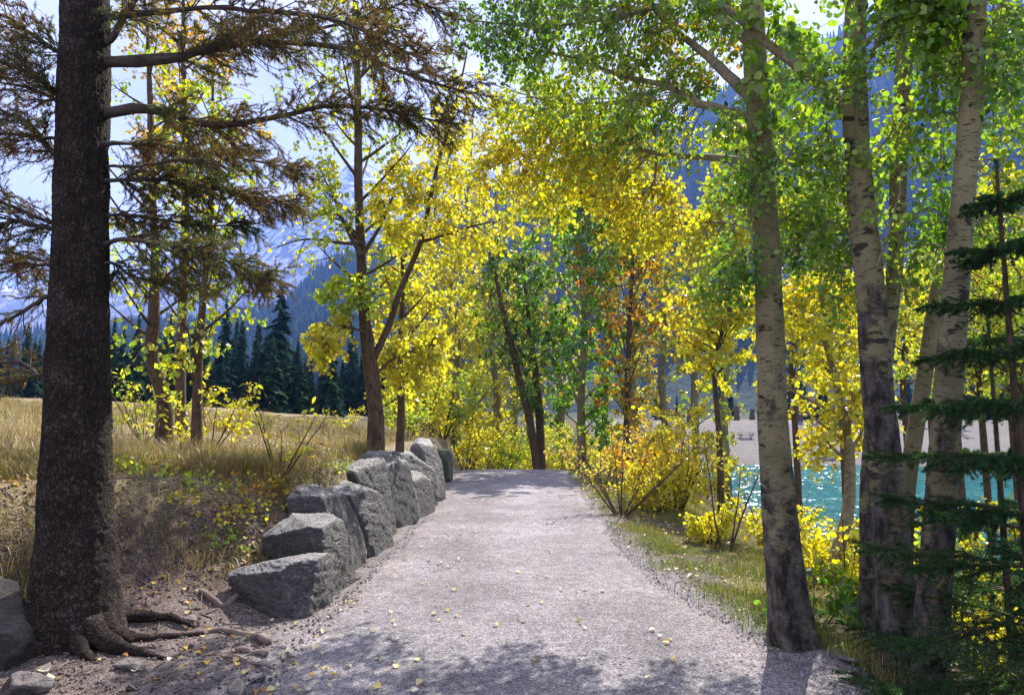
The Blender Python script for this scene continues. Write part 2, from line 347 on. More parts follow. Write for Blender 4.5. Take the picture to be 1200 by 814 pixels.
# ------------------------------------------------------------------ terrain
def left_edge(y): return -1.52+.12*np.exp(-((y-13)/3.)**2)+.07*np.sin(y*.9)-.05*np.clip(y-16, 0, 6)*.3
def right_edge(y): return 1.42+.75*np.exp(-np.clip(y-3.2, 0, None)**2/5.5)+.05*np.sin(y*1.3)+.02*np.clip(y-10, 0, 14)
WATER_Z = -3.2
def H(x, y, detail=True):
    x = np.asarray(x, float); y = np.asarray(y, float)
    re, le = right_edge(y), left_edge(y)
    sh = np.where(y < 6, 2.35+.1*np.clip(y-3, 0, 3)*2.2, 3.0)+np.clip(y-14, 0, 60)*.2
    sh = np.maximum(sh, re+.25)
    right = -.06*np.clip(x-re, 0, None)-.50*np.clip(x-sh, 0, None)*sstep((x-sh)/.8)
    right = np.maximum(right, -4.8)
    far = np.minimum(-4.3+.15*(y-63), 1.2+.012*(y-100)); far = np.where(far > 1.2, 1.2+np.clip(y-100, 0, 900)*.012, far)
    right = np.where(y > 55, np.maximum(right, far), right)
    s = (y-5.3)+.9*(-x-2.2); w = np.clip(3.9-1.*(-x-2.2), 1.8, 3.9); bk = sstep(s/w)
    left = 1.05*bk*sstep((-x-1.72)/.6)+.07*np.clip(-x-4, 0, 25)*bk
    drop = -2.2*sstep((y-21)/15)*sstep((x+9)/6)*(1-sstep((y-60)/30)*.5)
    z = np.where(x > 0, right, left)+drop*np.where(x > 6, 1-sstep((x-6)/6), 1)
    inpath = sstep((x-le+.25)/.3)*sstep((re+.25-x)/.3)*(y < 26)
    if detail:
        z = z+(1-inpath)*(.10*n2(x, y, .55, 3)+.035*n2(x, y, 3.1, 3)+.012*n2(x, y, 11., 2))+np.clip(np.hypot(x, y)-120, 0, 800)*.02*n2(x, y, .012, 3)
    return z
def gz(x, y): return float(H(np.array([x]), np.array([y]))[0])
def axis(lo, hi, a, b, d, g=1.09):
    c = list(np.arange(a, b, d)); s = d; v = c[-1]
    while v < hi: s *= g; v += s; c.append(v)
    s = d; v = c[0]; l = []
    while v > lo: s *= g; v -= s; l.append(v)
    return np.array(l[::-1]+c)
def grid_faces(nx, ny):
    i = np.arange(ny-1)[:, None]*nx; j = np.arange(nx-1)[None, :]
    return np.stack([i+j, i+j+1, i+nx+j+1, i+nx+j], -1).reshape(-1, 4)
xs = axis(-1500, 1500, -5.2, 4.2, .05); ys = axis(-60, 2400, 3.2, 12., .06, 1.06)
X, Y = np.meshgrid(xs, ys); x, y = X.ravel(), Y.ravel(); z = H(x, y)
re, le = right_edge(y), left_edge(y)
inn = sstep((x-le-.02)/.12)*sstep((re-.02-x)/.12)*(y < 30)*(y > -20)
z = z-.03*inn
def lerp(a, b, f): return a*(1-f[:, None])+b*f[:, None]
C = np.tile(np.array([.13, .10, .062]), (len(x), 1))
nA, nB = n2(x, y, .9, 4), n2(x, y, 3.3, 3, 5.)
bank = sstep(((y-5.3)+.9*(-x-2.2))/np.clip(3.9-(-x-2.2), 1.8, 3.9))
leftside = (x < 0)
C = np.where(leftside[:, None], np.array([.20, .155, .14]), C)                                    # trodden dirt
C = np.where(leftside[:, None], lerp(C, np.array([.17, .118, .085]), np.clip(sstep(bank*2.2)*(.6+.6*nB), 0, 1)), C)
C = np.where(leftside[:, None], lerp(C, np.array([.36, .285, .16]), sstep((bank-.55+.25*nA)/.3)), C)   # meadow straw
verge = (x > 0)*sstep((x-re)/.5)
C = np.where((x > 0)[:, None], lerp(np.tile(np.array([.31, .285, .295]), (len(x), 1)), np.array([.17, .145, .07]), np.clip(verge+.3*nB, 0, 1)*(verge > .02)), C)
nearedge = np.exp(-np.clip(np.minimum(np.abs(x-le), np.abs(x-re)), 0, None)/.35)*((x > le-1.2) & (x < re+1.2))
C = lerp(C, np.array([.31, .28, .29]), np.clip(nearedge*(1.1+.6*nB), 0, 1))
C = lerp(C, np.array([.12, .10, .05]), sstep((y-22)/6)*(np.abs(x) < 14))
C = lerp(C, np.array([.16, .2, .17]), sstep((WATER_Z+.3-z)/.3))
C = lerp(C, np.array([.20, .178, .17]), sstep((y-64)/4)*(x > 10)*(1-sstep((y-105)/20)))
C = lerp(C, np.array([.045, .06, .028]), sstep((np.hypot(x, y)-110)/40))
C = .82*C*(1+.14*nB[:, None])
ter = mk('ground', np.stack([x, y, z], -1), [grid_faces(len(xs), len(ys))], GROUND, col=C); ter['kind'] = 'structure'
# gravel path sheet
py = axis(-14, 30, 3.3, 11, .045, 1.05); nx = 90
U = np.linspace(0, 1, nx); PX = left_edge(py)[:, None]+(right_edge(py)-left_edge(py))[:, None]*U[None, :]
PY = np.broadcast_to(py[:, None], PX.shape); e = np.minimum(U, 1-U)[None, :]*3.2
px_, py_ = PX.ravel().copy(), PY.ravel()
edge = np.broadcast_to(e, PX.shape).ravel(); px_ += (edge < .5)*(.10*n2(px_, py_, 2.2, 3, 3.)+.03*n2(px_, py_, 9, 2, 3.))*np.clip(1-edge*2, 0, 1)
pz = H(px_, py_, False)+.012*sstep(edge/.25)-.02*(1-sstep(edge/.12))+.010*n2(px_, py_, 1.3, 2)+.006*n2(px_, py_, 6, 3)
pc = np.array([.30, .275, .292])*(1+.28*n2(px_, py_, .8, 4, 9.)+.14*n2(px_, py_, 4., 3, 2.)+.07*np.cos((px_-.1)*4.2)-.10*np.exp(-edge*3.))[:, None]*np.where(edge[:, None] < .35, np.array([[.98, .95, .92]]), 1)
pth = mk('gravel_path', np.stack([px_, py_, pz], -1), [grid_faces(nx, len(py))], GROUND, col=pc); pth['kind'] = 'structure'
# lake, with real wavelets where it shows
lx = axis(-5, 900, 5, 34, .16, 1.12); ly = axis(-300, 140, 9, 74, .2, 1.12)
LX, LY = np.meshgrid(lx, ly); lp = np.stack([LX.ravel()*.9, LY.ravel()*1.3, 0*LX.ravel()], -1)
LZ = WATER_Z+.10*fbm(lp*.9, 2)+.042*(1-2*np.abs(vnoise(lp*1.9+5)))
lake = mk('lake_water', np.stack([LX.ravel(), LY.ravel(), LZ], -1), [grid_faces(len(lx), len(ly))], WATER); lake['kind'] = 'structure'

# ------------------------------------------------------------------ mountains
def mountain(name, prof, R0, R1, mat, rough, seed):
    az = np.linspace(R(-62), R(62), 260); t = np.linspace(0, 1.25, 90)
    A, T = np.meshgrid(az, t); D = R0+(R1-R0)*T                       # forward distance
    u = 600+800*np.tan(np.clip(A, R(-52), R(52))); v = np.interp(u, [p[0] for p in prof], [p[1] for p in prof])
    top = 1.6+(490-v)/800*R1
    up = np.where(T <= 1, sstep(T)*.35+T*.65, 1-(T-1)*1.6)
    Xm, Ym = np.tan(A)*D, D
    zz = -6+(top+6)*up
    amp = rough*(np.clip(up, 0, 1))*(.35+.65*np.clip(1-np.abs(T-1)*1.0, 0, 1))
    nn = fbm(np.stack([Xm*3.5/R1, Ym*3.5/R1, 0*Xm+seed], -1), 6, .55); rid = 1-np.abs(fbm(np.stack([Xm*6/R1, Ym*2.5/R1, 0*Xm+seed+9], -1), 5))*2
    zz = zz+amp*(nn*.6+(rid-.6)*.8)
    V = np.stack([Xm.ravel(), Ym.ravel(), zz.ravel()], -1)
    o = mk(name, V, [grid_faces(len(az), len(t))], mat); o['kind'] = 'structure'
    return Xm, Ym, zz, T
ridge = [(-600, 400), (0, 392), (150, 372), (260, 385), (325, 372), (365, 325), (420, 300), (480, 282), (560, 222), (640, 195), (720, 178), (850, 112), (940, 60), (1040, 10), (1150, -20), (1700, -30)]
Xm, Ym, Zm, Tm = mountain('forested_mountain', ridge, 330, 1150, FORESTED, 45, 3.)
farr = [(-600, 250), (-100, 345), (20, 335), (120, 318), (210, 300), (265, 282), (300, 262), (345, 228), (400, 190), (460, 200), (540, 170), (620, 210), (760, 150), (900, 190), (1700, 100)]
mountain('rocky_mountain', farr, 1500, 2400, ROCKY, 120, 11.)
# conifers on the mountain: one mass
n = 16000
idx = rng.integers(0, Xm.shape[1]-1, n); rw = (rng.uniform(0.08, 1.02, n)**.9*(Xm.shape[0]-2)/1.25).astype(int)
fx = rng.uniform(0, 1, (n, 1)); fy = rng.uniform(0, 1, (n, 1)); G = np.stack([Xm, Ym, Zm], -1)
P = (G[rw, idx]*(1-fx)+G[rw, idx+1]*fx)*(1-fy)+(G[rw+1, idx]*(1-fx)+G[rw+1, idx+1]*fx)*fy
keep = n2(P[:, 0], P[:, 1], .004, 3) > -.38; P = P[keep]; n = len(P)
tv = []; tf = []
for q, (zb, zt, rr) in enumerate([(.02, .5, .19), (.28, .78, .14), (.55, 1., .09)]):
    for j in range(5): tv.append((rr*math.cos(j*2*PI/5+q), rr*math.sin(j*2*PI/5+q), zb))
    tv.append((0, 0, zt)); b = q*6
    tf += [(b+j, b+(j+1) % 5, b+5) for j in range(5)]
V, F = instance(np.array(tv), [np.array(tf)], P-np.array([0, 0, 1.]), np.tile([1., 0, 0], (n, 1)), np.tile([0, 1., 0], (n, 1)), np.tile([0, 0, 1.], (n, 1)), rng.uniform(11, 24, n))
cc = np.repeat(palette(P, [(.018, .035, .018), (.03, .055, .025), (.05, .075, .03)], .01), len(tv), 0)
fw = mk('mountain_forest', V, F, FAR_NEEDLE, smooth=False, col=cc); tag(fw, 'dense dark conifer forest covering the blue mountainside', 'forest', kind='stuff')

# haze: one closed box of even air
bm = bmesh.new(); bmesh.ops.create_cube(bm, size=1.)
hz = bpy.data.meshes.new('haze'); bm.to_mesh(hz); bm.free(); ho = bpy.data.objects.new('haze', hz); scene.collection.objects.link(ho)
ho.scale = (14000, 5200, 900); ho.location = (0, 2100, 450-9); ho['kind'] = 'stuff'; ho['label'] = 'pale blue haze over the valley'; ho['category'] = 'haze'
m, t, out = nodes('haze_air')
vp = N(t, 'VolumePrincipled', {'Color': (.20, .38, 1., 1), 'Density': .00022, 'Anisotropy': .25}); t.links.new(vp.outputs[0], out.inputs['Volume']); hz.materials.append(m)

# ------------------------------------------------------------------ boulders and stones
_ico = {}
def ico(s):
    if s not in _ico:
        bm = bmesh.new(); bmesh.ops.create_icosphere(bm, subdivisions=s, radius=1)
        bm.verts.ensure_lookup_table()
        _ico[s] = (np.array([v.co[:] for v in bm.verts]), np.array([[v.index for v in f.verts] for f in bm.faces])); bm.free()
    return _ico[s]
def rock(pts, name='boulder', label=None, cat='boulder', group=None, s=6, rough=1., tint=(1, 1, 1), seed=0., parent=None, sharp=260):
    pts = np.asarray(pts, float); c = pts.mean(0); an = rng.normal(0, .10) if label and group else 0.; dq = (pts-c)*np.array([.97, .90, 1.]); pts = c+np.stack([dq[:, 0]*math.cos(an)-dq[:, 1]*math.sin(an), dq[:, 0]*math.sin(an)+dq[:, 1]*math.cos(an), dq[:, 2]], -1)
    bm = bmesh.new(); [bm.verts.new(p-c) for p in pts]; bmesh.ops.convex_hull(bm, input=bm.verts); bm.normal_update()
    pl = []
    for f in bm.faces:
        nrm = np.array(f.normal[:]); off = nrm.dot(np.array(f.verts[0].co[:]))
        if off < 0: nrm, off = -nrm, -off
        if f.calc_area() > 1e-5: pl.append((*nrm, max(off, .01)))
    bm.free(); pl = np.array(pl)
    D, F = ico(s); size = np.linalg.norm(pts-c, axis=1).mean()
    cut = rvec(20); pl = np.vstack([pl, np.c_[cut, np.array([(pts-c).dot(q).max() for q in cut])*rng.uniform(.76, .98, 20)]])
    dn = D @ pl[:, :3].T; inv = np.maximum(dn, 1e-3)/pl[:, 3][None, :]
    k = sharp; r = 1/((inv**k).sum(1)**(1/k))
    V = D*r[:, None]
    q = V/size*2.2+seed*7.1
    lay = V @ np.array([.35, .25, .9])/size
    st = np.abs(((lay*4.2+fbm(q*.6, 3)*1.6) % 1)-.5)*2                   # slaty ledges
    d = .013*(sstep((st-.35)*9)-.5)+.05*np.minimum(0, .12-np.abs(fbm(q*1.1+5, 3)))+.034*fbm(q*4, 5, .6)+.026*(1-2*np.abs(fbm(q*8, 4)))
    V = V*(1+rough*d[:, None])
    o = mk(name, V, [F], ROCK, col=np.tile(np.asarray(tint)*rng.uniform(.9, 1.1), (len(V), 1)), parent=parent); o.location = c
    if label: tag(o, label, cat, group)
    return o
WALL = 'boulders lining the left edge of the path'
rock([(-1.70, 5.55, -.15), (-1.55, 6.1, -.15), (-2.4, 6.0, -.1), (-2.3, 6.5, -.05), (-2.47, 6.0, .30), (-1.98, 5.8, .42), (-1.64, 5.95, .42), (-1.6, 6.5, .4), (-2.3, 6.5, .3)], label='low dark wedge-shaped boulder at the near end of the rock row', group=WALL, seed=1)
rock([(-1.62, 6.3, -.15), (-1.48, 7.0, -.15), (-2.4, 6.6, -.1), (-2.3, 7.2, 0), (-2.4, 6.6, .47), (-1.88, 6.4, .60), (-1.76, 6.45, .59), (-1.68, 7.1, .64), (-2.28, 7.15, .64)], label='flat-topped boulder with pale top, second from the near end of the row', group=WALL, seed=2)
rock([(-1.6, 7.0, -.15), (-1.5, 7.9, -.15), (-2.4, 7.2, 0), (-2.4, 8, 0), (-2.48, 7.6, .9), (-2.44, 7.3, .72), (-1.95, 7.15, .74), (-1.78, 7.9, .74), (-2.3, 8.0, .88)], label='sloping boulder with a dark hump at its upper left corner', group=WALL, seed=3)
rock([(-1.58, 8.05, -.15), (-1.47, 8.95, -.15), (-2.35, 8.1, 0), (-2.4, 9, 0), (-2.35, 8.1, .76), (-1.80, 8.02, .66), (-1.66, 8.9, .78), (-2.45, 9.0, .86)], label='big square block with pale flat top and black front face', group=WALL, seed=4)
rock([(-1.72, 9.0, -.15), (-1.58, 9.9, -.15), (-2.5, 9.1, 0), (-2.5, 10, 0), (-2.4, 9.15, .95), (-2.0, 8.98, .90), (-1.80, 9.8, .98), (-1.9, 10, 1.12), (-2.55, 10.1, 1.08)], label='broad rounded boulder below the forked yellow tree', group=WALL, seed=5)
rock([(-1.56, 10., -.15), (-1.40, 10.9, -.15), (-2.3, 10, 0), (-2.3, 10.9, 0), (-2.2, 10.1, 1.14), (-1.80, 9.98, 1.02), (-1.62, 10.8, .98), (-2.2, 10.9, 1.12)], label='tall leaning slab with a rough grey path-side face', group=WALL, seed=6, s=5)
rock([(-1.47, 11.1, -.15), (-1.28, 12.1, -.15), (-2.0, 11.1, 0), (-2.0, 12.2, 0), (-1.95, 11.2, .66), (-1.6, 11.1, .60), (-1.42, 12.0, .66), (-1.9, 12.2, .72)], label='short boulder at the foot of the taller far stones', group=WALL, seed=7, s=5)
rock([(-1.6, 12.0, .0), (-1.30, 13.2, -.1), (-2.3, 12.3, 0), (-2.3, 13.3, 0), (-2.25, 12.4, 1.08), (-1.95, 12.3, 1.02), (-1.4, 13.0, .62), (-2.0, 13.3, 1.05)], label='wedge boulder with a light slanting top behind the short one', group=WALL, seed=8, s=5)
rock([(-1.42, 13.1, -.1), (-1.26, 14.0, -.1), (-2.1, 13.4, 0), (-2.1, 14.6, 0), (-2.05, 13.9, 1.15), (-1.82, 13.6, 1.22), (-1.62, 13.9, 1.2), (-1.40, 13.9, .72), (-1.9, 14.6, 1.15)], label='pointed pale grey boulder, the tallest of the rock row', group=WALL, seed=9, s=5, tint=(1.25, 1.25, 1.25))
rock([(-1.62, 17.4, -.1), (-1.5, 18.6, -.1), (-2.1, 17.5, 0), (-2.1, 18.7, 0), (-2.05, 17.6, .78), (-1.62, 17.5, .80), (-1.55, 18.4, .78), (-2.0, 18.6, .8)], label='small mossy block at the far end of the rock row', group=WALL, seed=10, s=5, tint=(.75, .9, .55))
rock([(-4.6, 4.2, -.2), (-3.12, 4.42, -.15), (-2.98, 4.68, -.1), (-4.6, 5.3, 0), (-4.4, 4.5, .34), (-3.5, 4.5, .28), (-3.10, 4.62, .16), (-3.5, 5.0, .46), (-4.5, 5.2, .66)], label='dark ledge of rock against the left foot of the big spruce', seed=21, tint=(.42, .36, .31))
SM = [(28, 797, .16, 'small dark stone at the bottom left corner below the rock ledge'), (52, 790, .09, 'little stone beside the bottom left stone'), (156, 768, .13, 'flat dark stone on the dirt in front of the spruce trunk'), (258, 778, .10, 'jagged stone of the three lying on dirt near the sticks'), (284, 790, .11, 'rounded dark stone nearest the camera among the three by the sticks'), (300, 781, .08, 'smallest stone at the right end of the three by the sticks'), (222, 722, .10, 'buff stone at the tip of the spruce root'), (166, 795, .10, 'half-buried stone below the flat dark stone'), (218, 744, .075, 'small black stone on the dirt between root and sticks'), (1000, 760, .10, 'grey stone at the foot of the aspen clump')]
for u, v, s_, lab in SM:
    Yd = 1.6*800/(v-490); p = at(u, v, Yd*.985); p[2] = gz(p[0], p[1])
    q = rvec(11)*np.array([1.25, .9, .6])*s_+p+np.array([0, 0, .12*s_])
    rock(q, 'stone', lab, 'stone', s=4, seed=rng.uniform(0, 50), tint=(.8, .72, .68))

# pebbles lying in the gravel: uncountable
def scatter_pebbles(name, label, xr, yr, n, col, s0, s1, power=1.6):
    yy = yr[0]+(yr[1]-yr[0])*rng.uniform(0, 1, n)**power; xx = rng.uniform(xr[0], xr[1], n)
    zz = H(xx, yy)+.004; D, F = ico(1); D = D*(1+.25*fbm(D*1.7, 2))[:, None]
    s = s0+(s1-s0)*rng.uniform(0, 1, n)**3
    a = rvec(n); b = unit(np.cross(a, rvec(n))); c = np.cross(a, b)
    a = a*rng.uniform(.6, 1.2, (n, 1)); c = c*rng.uniform(.45, .8, (n, 1))
    V, F = instance(D, [F], np.stack([xx, yy, zz], -1), a, b, c, s)
    cc = np.asarray(col)*rng.uniform(.45, 1.5, (n, 1))*np.array([1, 1, 1])+rng.normal(0, .012, (n, 3))
    o = mk(name, V, F, PEBBLE, smooth=True, col=np.repeat(np.clip(cc, .01, .8), len(D), 0)); tag(o, label, 'gravel', kind='stuff')
scatter_pebbles('path_gravel', 'loose grey gravel strewn over the path', (-1.5, 2.1), (3.4, 11), 26000, (.27, .245, .262), .003, .014)
scatter_pebbles('dirt_gravel', 'fine grit and crumbs on the dirt around the spruce', (-4.6, -1.4), (3.4, 8.), 9000, (.16, .13, .12), .003, .016)

# ------------------------------------------------------------------ trees
def trunk_mesh(path, rad, k=40, n=160, disp=.0, freq=6., flare=0., lobes=5, base_dark=1.6, seed=0., cap=True):
    """detailed tapered trunk through world points"""
    A = spline(np.c_[np.asarray(path, float), rad], n); P, rr = A[:, :3], A[:, 3]
    V, F, tub = tubes(P[None], rr[None], k, cap)
    Vg = V.reshape(n, k, 3); c = P[:, None, :]; dv = Vg-c; ang = np.arange(k)*2*PI/k
    hgt = P[:, 2]-P[0, 2]
    fl = 1+flare*np.exp(-hgt/.16)[:, None]*(1+.55*np.cos(lobes*ang+seed)+.3*np.cos(2*ang+seed*2))[None, :]
    tq = tub.reshape(n, k, 3)+seed
    lump = fbm(tq*np.array([freq, freq, freq*.5]), 3); fine = 1-np.abs(fbm(tq*np.array([freq*6, freq*6, freq*3.2]), 3))*2
    m = fl+(disp*(lump*1.+fine*.55))/np.maximum(rr[:, None], .02)
    V = (c+dv*m[..., None]).reshape(-1, 3)
    dark = np.clip(1-hgt/(base_dark*1.5), 0, 1)**1.1+.5*np.exp(-np.maximum(hgt, 0)/.25); col = np.zeros((n*k, 3)); col[:, 0] = np.repeat(dark, k); col[:, 1] = (seed*.37) % 1
    return V, F, dict(col=col, tub=tub)
def limb_curve(p0, az, el, Ln, curve=.25, S=8, wob=.05):
    d = np.array([math.cos(az)*math.cos(el), math.sin(az)*math.cos(el), math.sin(el)]); s = np.linspace(0, 1, S)[:, None]
    return p0+Ln*(s*d+curve*s**2*np.array([0, 0, 1.])+np.cumsum(rng.normal(0, wob/S, (S, 3)), 0)*s)
def aspen_foliage(acc_w, limbs, m2, L2, m3, L3, q, size, stops, lf, droop=.25, freq=.8, jit=.25, seed=0., r2=.006, t0=.2, spread=.03, tmpl=LEAF_NEAR, hang=.7, up=.1):
    """twigs on limbs (B,S,3) into acc_w, leaves into lf"""
    A, _ = sprout(limbs, m2, L2, t0=t0, droop=droop, up=up, S=5)
    V, F, tb = tubes(A, taper(len(A), 5, r2, r2*.35), 4, False); acc_w.add(V, F, tub=tb)
    Bt, _ = sprout(A, m3, L3, t0=.25, droop=droop, up=0, S=4)
    V, F, tb = tubes(Bt, taper(len(Bt), 4, r2*.45, r2*.2), 3, False); acc_w.add(V, F, tub=tb)
    p, tn = along(np.concatenate([Bt]), q, .15, spread)
    p[:, 2] -= size*.25
    V, F = leaves(p, size*rng.uniform(.5, 1.25, len(p)), hang, tmpl, tn)
    lf.add(V, F, col=np.repeat(palette(p, stops, freq, jit, seed), len(tmpl[0]), 0))
def tree(name, label, cat, path, rad, limbs, stops, *, nL=0, Lmax=1.5, t0=.3, el=.7, m2=9, L2=.6, m3=4, L3=.3, q=7, size=.06, group=None, mat=ASPEN, tmpl=LEAF_FAR, k=12, n=40, disp=.004, flare=.25, seed=0., extra=None,
         base_dark=1.2, freq=.8, jit=.25, droop=.25, limb_mat=LIMB, prof=None, r2=.006, spread=.03, lw=.03, hang=.7, tt0=.2, shed=0.):
    path = np.asarray(path, float); root = thing(name, label, cat, tuple(path[0]), group)
    V, F, kw = trunk_mesh(path, rad, k, n, disp, flare=flare, seed=seed, base_dark=base_dark); part('trunk', V, F, mat, root, **kw)
    acc = Acc(); lf = Acc(); auto = []
    A = spline(np.c_[path, rad], 60)
    for i in range(nL):
        t = t0+(1-t0)*(i+.5)/nL; a = A[min(59, int(t*59))]
        pf = (math.sin(PI*min(1, max(0, (t-t0)/(1-t0)))**.75)*.85+.2) if prof is None else prof((t-t0)/(1-t0))
        Ln = Lmax*pf*rng.uniform(.7, 1.2)
        c = limb_curve(a[:3], i*2.4+rng.normal(0, .5)+seed, el*rng.uniform(.6, 1.25), Ln, .15); auto.append(c)
        tgt = Acc() if nL < 8 else acc
        V, F, tb = tubes(spline(c, 9)[None], np.linspace(min(a[3]*.6, lw), .006, 9)[None], 6, False); tgt.add(V, F, tub=tb)
        if nL < 8: aspen_foliage(tgt, c[None], m2, L2, m3, L3, q, size, stops, lf, droop, freq, jit, seed, r2, t0=tt0, spread=spread, tmpl=tmpl, hang=hang); V, F = tgt.get(); part('limb', V, F, limb_mat, root, **tgt.kw())
    if nL >= 8: aspen_foliage(acc, np.array(auto), m2, L2, m3, L3, q, size, stops, lf, droop, freq, jit, seed, r2, t0=tt0, spread=spread, tmpl=tmpl, hang=hang)
    for lb in limbs:                                                   # visible limbs, each a part
        P = np.asarray(lb['p'], float); Sx = spline(P, 22); r0 = lb.get('r', .03); la = Acc()
        Sw = Sx+np.r_[np.zeros((1, 3)), np.cumsum(rng.normal(0, .004, (21, 3)), 0)]
        V, F, tb = tubes(Sw[None], np.linspace(r0, lb.get('r1', .007), 22)[None], 9); la.add(V, F, tub=tb)
        if lb.get('m2', 20):
            aspen_foliage(la, Sx[None, ::2], lb.get('m2', 20), lb.get('L2', .5), lb.get('m3', 5), lb.get('L3', .28), lb.get('q', 8), lb.get('size', size), lb.get('stops', stops), lf, lb.get('droop', .35), lb.get('freq', 1.), jit, seed+3, lb.get('r2', .006),
                          t0=lb.get('t0', .2), tmpl=lb.get('tmpl', LEAF_NEAR), spread=lb.get('spread', .035), up=lb.get('up', .05))
        V, F = la.get(); part('limb', V, F, limb_mat, root, **la.kw())
    if extra: extra(acc, lf)
    if acc.n: V, F = acc.get(); part('branches', V, F, limb_mat, root, **acc.kw())
    if lf.n: V, F = lf.get(); part('crown', V, F, LEAF, root, smooth=False, col=np.concatenate(lf.C))
    return root
def pxs(pts, Ys):
    """pixel polyline -> world; Ys scalar or per point"""
    if np.isscalar(Ys): Ys = [Ys]*len(pts)
    return np.array([at(u, v, y_) for (u, v), y_ in zip(pts, Ys)])
def sink(P, d=.15): P = P.copy(); P[0, 2] -= d; return P
def wr(px, Ys): return [p/1600*y_ for p, y_ in zip(px, [Ys]*len(px) if np.isscalar(Ys) else Ys)]
def patch(cx, cy, w, h, Y, nseg, stops, **k):
    """short leafy limbs filling a spot of the picture near a trunk point"""
    return

